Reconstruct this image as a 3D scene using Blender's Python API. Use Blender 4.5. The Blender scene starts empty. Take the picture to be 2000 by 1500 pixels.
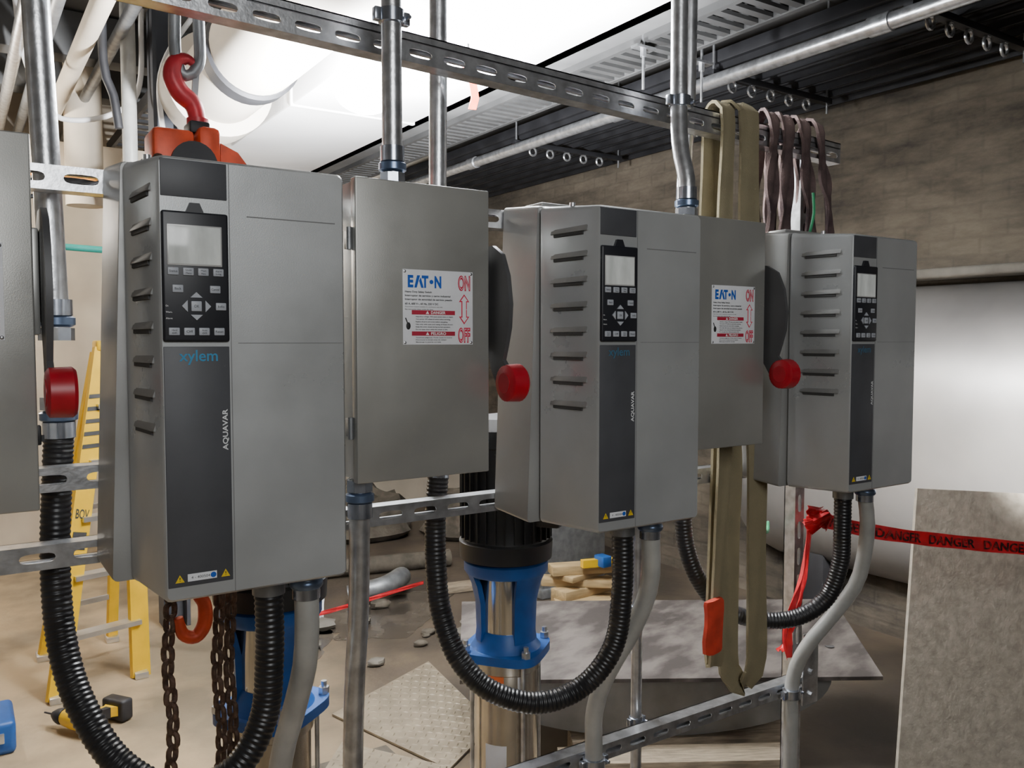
import bpy, bmesh, math, random
from mathutils import Vector, Matrix
random.seed(4)
S = bpy.context.scene
V = Vector

# ------------------------------------------------------------------ materials
def mat(name, col, rough=0.5, metal=0.0, var=0.12, scale=8, bump=0.0, bscale=60, col2=None, emit=0.0, ecol=None, detail=4, lo=0.35, hi=0.65, stretch=None, rvar=0.0):
    m = bpy.data.materials.new(name); m.use_nodes = True
    nt = m.node_tree; n = nt.nodes; l = nt.links
    b = n['Principled BSDF']
    tc = n.new('ShaderNodeTexCoord')
    src = tc.outputs['Object']
    if stretch:
        mp = n.new('ShaderNodeMapping'); mp.inputs['Scale'].default_value = stretch; l.new(src, mp.inputs['Vector']); src = mp.outputs[0]
    nz = n.new('ShaderNodeTexNoise'); nz.inputs['Scale'].default_value = scale; nz.inputs['Detail'].default_value = detail
    l.new(src, nz.inputs['Vector'])
    cr = n.new('ShaderNodeValToRGB')
    c1 = [c*(1-var) for c in col]; c2 = [min(1, c*(1+var)) for c in col] if col2 is None else col2
    cr.color_ramp.elements[0].position = lo; cr.color_ramp.elements[1].position = hi
    cr.color_ramp.elements[0].color = (*c1, 1); cr.color_ramp.elements[1].color = (*c2, 1)
    l.new(nz.outputs['Fac'], cr.inputs['Fac'])
    l.new(cr.outputs['Color'], b.inputs['Base Color'])
    b.inputs['Roughness'].default_value = rough; b.inputs['Metallic'].default_value = metal
    if rvar > 0:
        n4 = n.new('ShaderNodeTexNoise'); n4.inputs['Scale'].default_value = 5; n4.inputs['Detail'].default_value = 10; l.new(tc.outputs['Object'], n4.inputs['Vector'])
        mr = n.new('ShaderNodeMapRange'); mr.inputs['From Min'].default_value=0.3; mr.inputs['From Max'].default_value=0.7; mr.inputs['To Min'].default_value=rough-rvar; mr.inputs['To Max'].default_value=rough+rvar
        l.new(n4.outputs['Fac'], mr.inputs['Value']); l.new(mr.outputs[0], b.inputs['Roughness'])
    if bump > 0:
        n2 = n.new('ShaderNodeTexNoise'); n2.inputs['Scale'].default_value = bscale; n2.inputs['Detail'].default_value = 5
        l.new(tc.outputs['Object'], n2.inputs['Vector'])
        bp = n.new('ShaderNodeBump'); bp.inputs['Strength'].default_value = bump; bp.inputs['Distance'].default_value = 0.01
        l.new(n2.outputs['Fac'], bp.inputs['Height']); l.new(bp.outputs['Normal'], b.inputs['Normal'])
    if emit > 0:
        b.inputs['Emission Color'].default_value = (*(ecol or col), 1); b.inputs['Emission Strength'].default_value = emit
    return m

M = {}
M['drive'] = mat('drive_grey_paint', (0.435,0.448,0.45), 0.35, 0.40, 0.10, 4, 0.03, 500, detail=12, rvar=0.12)
M['drive_back'] = mat('drive_back_grey', (0.32,0.32,0.31), 0.38, 0.35, 0.08, 6, 0.03, 500, detail=12, rvar=0.10)
M['louver'] = mat('louver_grey', (0.21,0.21,0.205), 0.6, 0.1, 0.05, 30)
M['seam'] = mat('seam_shadow', (0.18,0.18,0.18), 0.6, 0.1, 0.05, 30)
M['slit'] = mat('dark_slit', (0.05,0.05,0.05), 0.8)
M['panel'] = mat('charcoal_panel', (0.064,0.066,0.074), 0.5, 0, 0.10, 12, detail=9)
M['keypad'] = mat('keypad_black', (0.014,0.015,0.020), 0.4)
M['screen'] = mat('lcd_screen', (0.50,0.52,0.50), 0.15, 0.0, 0.30, 14, emit=0.22, stretch=(2,1,0.6))
M['screenrim'] = mat('lcd_rim', (0.55,0.55,0.54), 0.3, 0.2)
M['button'] = mat('button_grey', (0.38,0.40,0.44), 0.45)
M['ink'] = mat('black_ink', (0.02,0.02,0.02), 0.6)
M['tapeink'] = mat('worn_black_ink', (0.03,0.01,0.01), 0.6, 0, 0.3, 60, col2=(0.40,0.02,0.02), lo=0.45, hi=0.65)
M['white_ink'] = mat('white_ink', (0.85,0.85,0.85), 0.5)
M['model_ink'] = mat('soft_white_ink', (0.72,0.73,0.74), 0.5)
M['teal_ink'] = mat('clear_blue_ink', (0.03,0.23,0.42), 0.45)
M['dimteal_ink'] = mat('dim_blue_ink', (0.04,0.13,0.21), 0.45)
M['blue_ink'] = mat('blue_ink', (0.01,0.10,0.50), 0.5)
M['red_ink'] = mat('red_ink', (0.66,0.02,0.07), 0.5)
M['dred_ink'] = mat('dark_red_band', (0.42,0.02,0.05), 0.5)
M['label'] = mat('label_white', (0.80,0.81,0.84), 0.35, 0.0, 0.04, 20)
M['yellowtri'] = mat('warning_yellow', (0.8,0.55,0.03), 0.4)
M['stainless'] = mat('stainless_cabinet', (0.385,0.382,0.358), 0.36, 0.5, 0.08, 4, 0.03, 500, detail=12, rvar=0.12)
M['stainless_dk'] = mat('stainless_side', (0.50,0.50,0.48), 0.35, 0.5, 0.08, 14)
M['handle'] = mat('handle_grey', (0.075,0.075,0.078), 0.5, 0.1)
M['redknob'] = mat('red_plastic', (0.42,0.006,0.018), 0.38, 0, 0.12, 30)
M['galv'] = mat('galvanised_steel', (0.60,0.61,0.63), 0.30, 0.85, 0.22, 30, 0.06, 120)
M['galvdk'] = mat('galvanised_dull', (0.28,0.29,0.30), 0.45, 0.6, 0.2, 20, 0.06, 90)
M['chrome'] = mat('zinc_fitting', (0.50,0.54,0.62), 0.22, 0.9, 0.15, 40)
M['bluering'] = mat('blue_gland_ring', (0.16,0.22,0.34), 0.3, 0.7)
M['hose'] = mat('black_hose', (0.015,0.015,0.017), 0.36, 0, 0.2, 20)
M['greyconduit'] = mat('grey_liquidtight', (0.38,0.38,0.36), 0.4, 0.1, 0.15, 12)
M['blue'] = mat('pump_blue', (0.010,0.085,0.32), 0.42, 0.05, 0.2, 12)
M['black'] = mat('motor_black', (0.016,0.016,0.017), 0.45)
M['steel'] = mat('brushed_stainless', (0.60,0.55,0.47), 0.25, 0.9, 0.15, 6)
M['mirror'] = mat('polished_guard', (0.75,0.73,0.68), 0.14, 0.95, 0.1, 5)
M['orange_lab'] = mat('orange_sticker', (0.75,0.16,0.04), 0.5)
M['rust'] = mat('rusty_chain', (0.11,0.065,0.045), 0.65, 0.4, 0.4, 60, 0.3, 200)
M['redhook'] = mat('red_hook_paint', (0.45,0.02,0.03), 0.4, 0.1, 0.2, 25)
M['orange'] = mat('orange_red_hoist', (0.62,0.07,0.02), 0.45, 0.1, 0.2, 25)
M['khaki'] = mat('khaki_webbing', (0.235,0.20,0.12), 0.9, 0, 0.07, 12, 0.3, 400)
M['maroon'] = mat('maroon_webbing', (0.10,0.06,0.062), 0.9, 0, 0.5, 9, 0.3, 400, col2=(0.19,0.13,0.12), detail=8)
M['redtag'] = mat('red_tag', (0.55,0.05,0.025), 0.5, 0, 0.2, 25, detail=8)
M['yellow'] = mat('ladder_yellow', (0.86,0.52,0.008), 0.4, 0, 0.08, 10)
M['alu'] = mat('aluminium', (0.7,0.7,0.7), 0.35, 0.9)
M['wood'] = mat('pale_timber', (0.42,0.30,0.15), 0.75, 0, 0.2, 9, 0.1, 60, stretch=(1,6,6))
M['sleeper'] = mat('rough_timber', (0.30,0.24,0.17), 0.8, 0, 0.3, 12, 0.2, 60, stretch=(1,8,8))
M['ply'] = mat('dusty_board', (0.39,0.345,0.275), 0.8, 0, 0.1, 30, 0.3, 70, col2=(0.49,0.44,0.36), lo=0.35, hi=0.65, detail=15)
M['plate'] = mat('weathered_steel_plate', (0.055,0.046,0.042), 0.55, 0.1, 0.2, 6, 0.10, 40, col2=(0.15,0.13,0.118), detail=15, lo=0.42, hi=0.62, stretch=(1,2.0,1))
M['checker'] = mat('tread_plate', (0.30,0.25,0.18), 0.50, 0.15, 0.2, 9, detail=9)
M['arch'] = mat('grey_arch_steel', (0.20,0.20,0.195), 0.5, 0.3, 0.2, 7)
M['tape'] = mat('red_tape', (0.66,0.02,0.03), 0.4, 0, 0.25, 20)
M['white'] = mat('white_insulation', (0.55,0.50,0.43), 0.6, 0, 0.08, 3)
M['duct'] = mat('pale_duct', (0.84,0.83,0.82), 0.5, 0, 0.05, 2)
M['beamgrey'] = mat('ceiling_beam_grey', (0.08,0.08,0.08), 0.6, 0.2, 0.25, 4)
M['dark'] = mat('dark_steelwork', (0.025,0.025,0.028), 0.55, 0.3, 0.3, 6)
M['darkcol'] = mat('dark_column', (0.06,0.065,0.08), 0.6)
M['cream'] = mat('cream_pipe', (0.36,0.30,0.22), 0.6)
M['orangec'] = mat('orange_cable', (0.75,0.27,0.03), 0.5)
M['teal'] = mat('teal_pipe', (0.03,0.42,0.36), 0.5)
M['green'] = mat('green_rope', (0.03,0.28,0.12), 0.6)
M['bulb'] = mat('lamp_diffuser', (1,1,1), 0.4, emit=260, ecol=(0.93,0.97,1.0))
M['wet'] = mat('damp_stain', (0.055,0.045,0.035), 0.25, 0, 0.25, 5, 0.05, 25, col2=(0.12,0.10,0.08))
M['ceil'] = mat('ceiling_concrete', (0.13,0.125,0.12), 0.9, 0, 0.3, 1.5, 0.2, 15)
M['nwall'] = mat('plaster_cream', (0.62,0.54,0.43), 0.8, 0, 0.18, 1.8, 0.15, 12)
M['swall'] = mat('plaster_grey', (0.30,0.285,0.26), 0.8, 0, 0.2, 1.8, 0.1, 12)
M['ledge'] = mat('grimy_ledge', (0.17,0.155,0.13), 0.8, 0, 0.3, 5, 0.2, 20, detail=9)
M['whitewall'] = mat('silvery_jacket', (0.42,0.405,0.39), 0.33, 0.55, 0.16, 1.6, 0.06, 7, detail=9)
M['rubble'] = mat('brown_rubble', (0.10,0.085,0.065), 0.9, 0, 0.4, 10, 0.4, 30)

def floormat():
    m = mat('concrete_floor', (0.85,0.85,0.85), 0.6, 0, 0.3, 1.7, 0.2, 25, col2=(1.25,1.2,1.1), detail=14, lo=0.40, hi=0.58)
    nt=m.node_tree; n=nt.nodes; l=nt.links; b=n['Principled BSDF']; old=b.inputs['Base Color'].links[0].from_socket
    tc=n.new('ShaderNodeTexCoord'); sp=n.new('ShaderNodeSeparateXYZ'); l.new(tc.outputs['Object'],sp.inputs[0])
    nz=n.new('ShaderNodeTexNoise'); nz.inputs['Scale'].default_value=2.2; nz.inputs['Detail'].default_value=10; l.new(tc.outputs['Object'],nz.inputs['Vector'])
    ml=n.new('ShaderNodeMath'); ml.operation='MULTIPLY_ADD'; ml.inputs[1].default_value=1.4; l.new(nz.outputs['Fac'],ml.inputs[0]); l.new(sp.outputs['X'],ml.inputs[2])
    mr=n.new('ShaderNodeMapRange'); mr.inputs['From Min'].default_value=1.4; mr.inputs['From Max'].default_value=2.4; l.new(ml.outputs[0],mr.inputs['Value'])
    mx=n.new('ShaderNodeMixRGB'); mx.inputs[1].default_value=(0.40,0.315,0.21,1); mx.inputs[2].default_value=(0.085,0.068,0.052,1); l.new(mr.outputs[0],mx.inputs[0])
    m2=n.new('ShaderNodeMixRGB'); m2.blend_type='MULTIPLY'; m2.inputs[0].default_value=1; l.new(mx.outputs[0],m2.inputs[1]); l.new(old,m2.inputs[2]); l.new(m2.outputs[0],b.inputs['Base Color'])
    return m
M['floor']=floormat()

def brickmat():
    m = bpy.data.materials.new('grimy_brick'); m.use_nodes = True
    nt = m.node_tree; n = nt.nodes; l = nt.links; b = n['Principled BSDF']
    tc = n.new('ShaderNodeTexCoord'); sp = n.new('ShaderNodeSeparateXYZ'); cb = n.new('ShaderNodeCombineXYZ')
    nw = n.new('ShaderNodeTexNoise'); nw.inputs['Scale'].default_value=4; nw.inputs['Detail'].default_value=7; l.new(tc.outputs['Object'],nw.inputs['Vector'])
    wz = n.new('ShaderNodeMath'); wz.operation='MULTIPLY_ADD'; wz.inputs[1].default_value=0.045
    l.new(tc.outputs['Object'], sp.inputs[0]); l.new(nw.outputs['Fac'],wz.inputs[0]); l.new(sp.outputs['Z'],wz.inputs[2])
    l.new(sp.outputs['Y'], cb.inputs['X']); l.new(wz.outputs[0], cb.inputs['Y'])
    br = n.new('ShaderNodeTexBrick'); br.inputs['Scale'].default_value = 1.0
    br.inputs['Brick Width'].default_value = 0.26; br.inputs['Row Height'].default_value = 0.085; br.inputs['Mortar Size'].default_value = 0.014
    br.inputs['Mortar Smooth'].default_value = 1.0
    br.inputs['Color1'].default_value = (0.074,0.064,0.052,1); br.inputs['Color2'].default_value = (0.075,0.065,0.053,1); br.inputs['Mortar'].default_value = (0.064,0.056,0.046,1)
    l.new(cb.outputs[0], br.inputs['Vector'])
    nz = n.new('ShaderNodeTexNoise'); nz.inputs['Scale'].default_value = 1.2; nz.inputs['Detail'].default_value = 15; nz.inputs['Roughness'].default_value = 0.72
    mp = n.new('ShaderNodeMapping'); mp.inputs['Scale'].default_value = (1, 0.6, 1.8)
    l.new(tc.outputs['Object'], mp.inputs['Vector']); l.new(mp.outputs[0], nz.inputs['Vector'])
    cr = n.new('ShaderNodeValToRGB'); cr.color_ramp.elements[0].position = 0.38; cr.color_ramp.elements[1].position = 0.66
    cr.color_ramp.elements[0].color = (0.40,0.38,0.36,1); cr.color_ramp.elements[1].color = (2.3,2.2,2.0,1)
    l.new(nz.outputs['Fac'], cr.inputs[0])
    mx = n.new('ShaderNodeMixRGB'); mx.blend_type = 'MULTIPLY'; mx.inputs[0].default_value = 1
    l.new(br.outputs['Color'], mx.inputs[1]); l.new(cr.outputs[0], mx.inputs[2]); l.new(mx.outputs[0], b.inputs['Base Color'])
    b.inputs['Roughness'].default_value = 0.9
    bp = n.new('ShaderNodeBump'); bp.inputs['Strength'].default_value = 0.5; bp.inputs['Distance'].default_value = 0.012; bp.invert = True
    n3 = n.new('ShaderNodeTexNoise'); n3.inputs['Scale'].default_value = 11; n3.inputs['Detail'].default_value = 10; l.new(tc.outputs['Object'], n3.inputs['Vector'])
    ad = n.new('ShaderNodeMath'); ad.operation='MULTIPLY_ADD'; ad.inputs[1].default_value=0.3; l.new(br.outputs['Fac'], ad.inputs[0]); l.new(n3.outputs['Fac'], ad.inputs[2])
    l.new(ad.outputs[0], bp.inputs['Height']); l.new(bp.outputs[0], b.inputs['Normal'])
    return m
M['brick'] = brickmat()

# ------------------------------------------------------------------ mesh kit
_tc = {}
def text_geo(s, bold=0.0):
    k=(s,bold)
    if k in _tc: return _tc[k]
    c = bpy.data.curves.new('t', 'FONT'); c.body = s; c.size = 1; c.resolution_u = 3; c.offset = bold
    o = bpy.data.objects.new('t', c); S.collection.objects.link(o)
    bpy.context.view_layer.update()
    me = bpy.data.meshes.new_from_object(o.evaluated_get(bpy.context.evaluated_depsgraph_get()))
    vs = [(v.co.x, v.co.y) for v in me.vertices]; fs = [tuple(p.vertices) for p in me.polygons]
    bpy.data.objects.remove(o); bpy.data.curves.remove(c); bpy.data.meshes.remove(me)
    x0 = min(v[0] for v in vs); x1 = max(v[0] for v in vs); y0 = min(v[1] for v in vs); y1 = max(v[1] for v in vs)
    vs = [((a-x0)/(x1-x0), (b-y0)/(y1-y0)) for a, b in vs]
    _tc[k] = (vs, fs); return _tc[k]

def catmull(pts, step=0.01, closed=False):
    P = [V(p) for p in pts]; out = []
    n = len(P); rng = range(n if closed else n-1)
    for i in rng:
        if closed: p0,p1,p2,p3 = P[i-1],P[i],P[(i+1)%n],P[(i+2)%n]
        else:
            p1,p2 = P[i],P[i+1]; p0 = P[i-1] if i > 0 else p1*2-p2; p3 = P[i+2] if i+2 < n else p2*2-p1
        k = max(2, int((p2-p1).length/step))
        for j in range(k):
            t = j/k
            out.append(0.5*((2*p1)+(p2-p0)*t+(2*p0-5*p1+4*p2-p3)*t*t+(3*p1-p0-3*p2+p3)*t**3))
    if not closed: out.append(P[-1])
    return out

def rrect(x0,x1,z0,z1,r,y,n=3):
    out = []
    for cx,cz,a0 in ((x1-r,z0+r,-90),(x1-r,z1-r,0),(x0+r,z1-r,90),(x0+r,z0+r,180)):
        for i in range(n+1):
            a = math.radians(a0+90*i/n); out.append(V((cx+r*math.cos(a), y, cz+r*math.sin(a))))
    return out

class MB:
    def __init__(s): s.bm = bmesh.new(); s.mi = 0
    def _done(s):
        for f in s.bm.faces:
            if not f.tag: f.material_index = s.mi; f.tag = True
        return s
    def box(s,x0,x1,y0,y1,z0,z1,bev=0,seg=2):
        vs = [s.bm.verts.new((x,y,z)) for x in (x0,x1) for y in (y0,y1) for z in (z0,z1)]
        fs = [(0,1,3,2),(4,6,7,5),(0,4,5,1),(2,3,7,6),(0,2,6,4),(1,5,7,3)]
        F = [s.bm.faces.new([vs[i] for i in f]) for f in fs]
        if bev > 0:
            es = set(e for f in F for e in f.edges)
            bmesh.ops.bevel(s.bm, geom=list(es), offset=bev, segments=seg, profile=0.5, affect='EDGES')
        return s._done()
    def loft(s, rings, cap=True, closed=False):
        R = [[s.bm.verts.new(p) for p in r] for r in rings]
        n = len(R[0]); m = len(R)
        for i in range(m if closed else m-1):
            a,b = R[i],R[(i+1)%m]
            for j in range(n): s.bm.faces.new((a[j],a[(j+1)%n],b[(j+1)%n],b[j]))
        if cap and not closed:
            s.bm.faces.new(R[0][::-1]); s.bm.faces.new(R[-1])
        return s._done()
    def sweep(s, pts, r, seg=14, cap=True, closed=False):
        P = [V(p) for p in pts]; n = len(P); rings = []
        def tan(i):
            if closed: return (P[(i+1)%n]-P[i-1]).normalized()
            return (P[min(i+1,n-1)]-P[max(i-1,0)]).normalized()
        t = tan(0); u = t.orthogonal().normalized()
        for i in range(n):
            t2 = tan(i); u = (u - t2*u.dot(t2)).normalized(); w = t2.cross(u)
            rr = r[i] if isinstance(r,(list,tuple)) else r
            rings.append([P[i]+(u*math.cos(2*math.pi*j/seg)+w*math.sin(2*math.pi*j/seg))*rr for j in range(seg)])
        return s.loft(rings, cap, closed)
    def cyl(s,p0,p1,r,r2=None,seg=24): return s.sweep([p0,p1],[r, r if r2 is None else r2],seg)
    def lathe(s, prof, c=(0,0,0), seg=32):
        c = V(c)
        return s.loft([[c+V((max(r,1e-4)*math.cos(2*math.pi*j/seg), max(r,1e-4)*math.sin(2*math.pi*j/seg), z)) for j in range(seg)] for r,z in prof])
    def prism(s, poly, ax, a, b):
        f = {'x':lambda p,q,t:V((t,p,q)),'y':lambda p,q,t:V((p,t,q)),'z':lambda p,q,t:V((p,q,t))}[ax]
        return s.loft([[f(p,q,a) for p,q in poly],[f(p,q,b) for p,q in poly]])
    def bar(s,p0,p1,w,h,ref=(0,0,1)):
        p0=V(p0);p1=V(p1);t=(p1-p0).normalized(); a=t.cross(V(ref)).normalized(); b=a.cross(t)
        return s.loft([[p+a*(w/2*i)+b*(h/2*j) for i,j in ((-1,-1),(1,-1),(1,1),(-1,1))] for p in (p0,p1)])
    def ribbon(s, pts, wv, w, th=0.004, wob=0.0, closed=False, crumple=0.0):
        P = catmull(pts,0.02,closed); n=len(P); rings=[]
        for i,p in enumerate(P):
            t = (P[(i+1)%n if closed else min(i+1,n-1)]-P[i-1 if (closed or i>0) else 0]).normalized()
            ph=2*math.pi*i/n if closed else i*0.1
            a = V(wv); a = a + V((0,math.sin((ph*9) if closed else i*0.31)*wob, math.sin((ph*5) if closed else i*.17)*wob)); a = (a-t*a.dot(t)).normalized(); b = t.cross(a)
            ww = w*(1+wob*0.3*math.sin(ph*7+1))
            off=[(wob*0.010+crumple)*math.sin(-4+8*k/7+ph*6)+crumple*0.6*math.sin(k*2.1+ph*11) for k in range(8)]
            ring=[]
            for k in range(8):
                u=-1+2*k/7; ring.append(p+a*(ww/2*u)+b*(th/2+off[k]))
            for k in range(7,-1,-1):
                u=-1+2*k/7; ring.append(p+a*(ww/2*u)+b*(-th/2+off[k]))
            rings.append(ring)
        return s.loft(rings, True, closed)
    def ball(s,c,r,seg=16,sc=(1,1,1)):
        g = bmesh.ops.create_uvsphere(s.bm,u_segments=seg,v_segments=seg//2+2,radius=r)
        for v in g['verts']: v.co = V((v.co.x*sc[0],v.co.y*sc[1],v.co.z*sc[2]))+V(c)
        return s._done()
    def textmap(s, txt, fn, bold=0.0):
        vs,fs = text_geo(txt,bold); B=[s.bm.verts.new(fn(a,b)) for a,b in vs]
        for f in fs:
            try: s.bm.faces.new([B[i] for i in f])
            except ValueError: pass
        return s._done()
    def text(s, txt, x0,x1,z0,z1,y,bold=0.0): return s.textmap(txt, lambda a,b: V((x0+(x1-x0)*a, y, z0+(z1-z0)*b)),bold)
    def textup(s, txt, x0,x1,z0,z1,y,bold=0.0): return s.textmap(txt, lambda a,b: V((x1-(x1-x0)*b, y, z0+(z1-z0)*a)),bold)
    def mesh(s, name, mats, origin=(0,0,0), recalc=True):
        if recalc: bmesh.ops.recalc_face_normals(s.bm, faces=s.bm.faces)
        me = bpy.data.meshes.new(name); s.bm.to_mesh(me); s.bm.free()
        o = V(origin)
        if o.length > 0: me.transform(Matrix.Translation(-o))
        for m in (mats if isinstance(mats,(list,tuple)) else [mats]): me.materials.append(M[m])
        me.shade_smooth(); me.set_sharp_from_angle(angle=math.radians(38))
        return me

def link(o): S.collection.objects.link(o); return o
def tag(o,label,cat,group=None):
    o['label']=label; o['category']=cat
    if group: o['group']=group
    return o
def root(name,label,cat,loc,group=None):
    o = bpy.data.objects.new(name,None); o.empty_display_size=0.05; o.location=loc; link(o); return tag(o,label,cat,group)
def part(par,name,mb,mats,label=None,origin=(0,0,0)):
    o = bpy.data.objects.new(name, mb.mesh(name,mats,origin)); o.parent=par; o.location=origin; link(o)
    if label: o['label']=label
    return o
def solo(name,label,cat,mb,mats,origin=(0,0,0),group=None):
    o = bpy.data.objects.new(name, mb.mesh(name,mats,origin)); o.location=origin; link(o); return tag(o,label,cat,group)
def wpart(par,name,mb,mats,label=None):
    o = bpy.data.objects.new(name, mb.mesh(name,mats,par.location)); o.parent=par; link(o)
    if label: o['label']=label
    return o
def dup(r,loc,label=None,swap=None):
    n=r.copy(); n.location=loc; link(n)
    if label: n['label']=label
    def rec(src,dst):
        for c in list(src.children):
            k=c.copy(); k.parent=dst; link(k)
            if swap and c.name.split('.')[0] in swap:
                k.material_slots[0].link='OBJECT'; k.material_slots[0].material=M[swap[c.name.split('.')[0]]]
            rec(c,k)
    rec(r,n); return n
def struct(name,mb,m):
    o=bpy.data.objects.new(name,mb.mesh(name,m)); link(o); o['kind']='structure'; return o

# ------------------------------------------------------------------ room
struct('floor', MB().box(-3.2,4.4,-3.2,7.4,-0.1,0), 'floor')
struct('ceiling', MB().box(-3.2,4.4,-3.2,7.4,3.4,3.5), 'ceil')
struct('wall_east', MB().box(4.2,4.4,-3.2,7.4,0,3.4), 'brick')
struct('wall_north', MB().box(-3.2,4.2,7.2,7.4,0,3.4), 'nwall')
struct('wall_west', MB().box(-3.4,-3.2,-3.2,7.4,0,3.4), 'swall')
struct('wall_south', MB().box(-3.2,4.2,-3.4,-3.2,0,3.4), 'swall')
struct('trim_1', MB().box(4.02,4.2,-3.15,7.15,1.905,1.955,0.015,3), 'ledge')
mb=MB(); rings=[]
for y,k in ((-2.6,0.86),(-2.5,1),(3.30,1),(3.45,0.95),(3.52,0.80)):
    rings.append([V((4.192-0.42*k*math.sin(a), y, 1.10+0.78*k*math.cos(a))) for a in [math.pi*i/32 for i in range(33)]])
mb.loft(rings)
vs_=root('jacketed_vessel','long silvery horizontal vessel bulging along the brick wall','tank',(4.0,0.5,0.0))
wpart(vs_,'vessel_shell',mb,'whitewall')
for y in (-2.0,0.6,3.0):
    wpart(vs_,'support_saddle',MB().box(4.0,4.19,y-0.08,y+0.08,0.0,0.48,0.01),'dark','dark support saddle')
def stain(cx,cy,rx,ry,ang,seed):
    mb=MB(); a0=math.radians(ang); r=[]
    for i in range(64):
        a=2*math.pi*i/64; k=1+0.18*math.sin(3*a+seed)+0.10*math.sin(7*a+seed*2)+0.05*math.sin(13*a+seed)+0.03*math.sin(23*a)
        x=rx*k*math.cos(a); y=ry*k*math.sin(a); r.append((cx+x*math.cos(a0)-y*math.sin(a0), cy+x*math.sin(a0)+y*math.cos(a0)))
    mb.loft([[V((p,q,z)) for p,q in r] for z in (0.0005,0.002)])
    solo('damp_patch','dark damp patch spreading on the concrete floor','puddle',mb,'wet',(cx,cy,0),'damp patches on the floor')
stain(2.05,4.45,0.50,0.28,20,1.0); stain(1.45,4.15,0.35,0.12,60,4.0); stain(3.0,2.9,0.5,0.2,100,2.2)

# ------------------------------------------------------------------ drive cabinets
FY=1.297; BZ=1.214
d=root('variable_speed_drive','grey wall-mounted pump drive cabinet with black keypad, above black hose loop','drive cabinet',(0.2475,FY,BZ),'pump drive cabinets on the strut frame')
def flare(ring):
    return [V((p.x-0.026*(1-p.z/0.68),p.y,p.z)) if p.x<0.1 else p for p in ring]
mb=MB(); mb.loft([flare(rrect(-0.018,0.300,-0.004,0.670,0.008,0.180)),flare(rrect(-0.019,0.300,-0.004,0.672,0.008,0.186)),flare(rrect(-0.026,0.303,0.006,0.682,0.008,0.300)),flare(rrect(-0.022,0.300,0.010,0.678,0.008,0.303))])
mb.box(0.02,0.25,0.22,0.29,0.676,0.688,0.004)
part(d,'rear_housing',mb,'drive_back')
mb=MB(); mb.loft([rrect(0.004,0.280,0.004,0.648,0.007,0.0),rrect(0.0,0.284,0.0,0.652,0.010,0.005),rrect(-0.014,0.296,-0.006,0.668,0.012,0.165),rrect(-0.016,0.298,-0.006,0.670,0.012,0.172),rrect(-0.010,0.292,0.0,0.662,0.012,0.173),rrect(-0.010,0.292,0.0,0.662,0.012,0.182)])
part(d,'front_cover',mb,'drive')
mb=MB(); mb.box(0.1012,0.1022,-0.0006,0.002,0.004,0.648); mb.box(0.112,0.279,-0.0006,0.001,0.3817,0.3825)
mb.box(0.1275,0.268,-0.0006,0.001,0.572,0.5735)
part(d,'cover_seam',mb,'seam')
for i in range(8):
    z=0.606-i*0.0505; mb=MB()
    o=-0.002
    poly=lambda y,k=1.0:[V((o-0.08*y+0.004,y,z+0.014)),V((o-0.08*y-0.0028*k,y,z+0.001)),V((o-0.08*y-0.0026*k,y,z-0.001)),V((o-0.08*y+0.004,y,z-0.001))]
    mb.loft([poly(0.030,0.2),poly(0.042),poly(0.128),poly(0.140,0.2)])
    mb.mi=1; mb.loft([[V((o-0.08*y-0.0010,y,z-0.001)),V((o-0.08*y+0.004,y,z-0.001)),V((o-0.08*y+0.004,y,z-0.009)),V((o-0.08*y-0.0010,y,z-0.007))] for y in (0.042,0.130)])
    part(d,'louver',mb,['louver','slit'])
part(d,'nameplate_panel',MB().box(0.005,0.0985,-0.0015,0.002,0.594,0.6475,0.001),'panel','blank charcoal panel')
strip=part(d,'lower_panel',MB().box(0.005,0.0985,-0.0015,0.002,0.022,0.377,0.001),'panel','tall charcoal panel with lettering')
KD=0.007
kp=part(d,'keypad',MB().box(0.0045,0.0985,-KD,0.002,0.384,0.573,0.0035,3).prism([(0.038,0.572),(0.064,0.572),(0.058,0.586),(0.044,0.586)],'y',-0.006,0.001),'keypad')
part(kp,'display_bezel',MB().box(0.0115,0.0885,-KD-0.001,-KD+0.001,0.4945,0.5535,0.0009),'screenrim')
part(kp,'display_screen',MB().box(0.0135,0.0865,-KD-0.0016,-KD+0.001,0.4970,0.5515,0.0005),'screen')
tx=MB(); BY=-KD-0.0022; TY=BY-0.0003
for (x,z,t) in [(0.019,0.486,'Status'),(0.040,0.486,'Quick'),(0.061,0.486,'Main'),(0.0825,0.486,'Alarm'),(0.025,0.461,'Back'),(0.0775,0.461,'Cancel'),(0.0855,0.436,'Info'),(0.019,0.399,'Hand'),(0.040,0.399,'Off'),(0.061,0.399,'Auto'),(0.0825,0.399,'Reset')]:
    b=MB(); b.box(x-0.0076,x+0.0076,BY,-KD+0.001,z-0.0056,z+0.0056,0.0012); part(kp,'button',b,'button')
    w=0.0045 if len(t)<5 else 0.0056
    if t in ('Quick','Main','Alarm','Hand','Auto'):
        tx.text(t,x-w*0.8,x+w*0.8,z+0.0006,z+0.0034,TY); t2={'Quick':'Menu','Main':'Menu','Alarm':'Log','Hand':'on','Auto':'on'}[t]; tx.text(t2,x-w*0.7,x+w*0.7,z-0.0036,z-0.0010,TY)
    else: tx.text(t,x-w,x+w,z-0.0016,z+0.0018,TY)
cx,cz=0.0505,0.436
for a in (0,90,180,270):
    c,s_=math.cos(math.radians(a)),math.sin(math.radians(a)); pl=[]
    for p,q in ((0.0125,-0.0085),(0.0205,0),(0.0125,0.0085)): pl.append((cx+p*c-q*s_, cz+p*s_+q*c))
    part(kp,'arrow_button',MB().prism(pl,'y',BY,-KD+0.001),'button')
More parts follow.
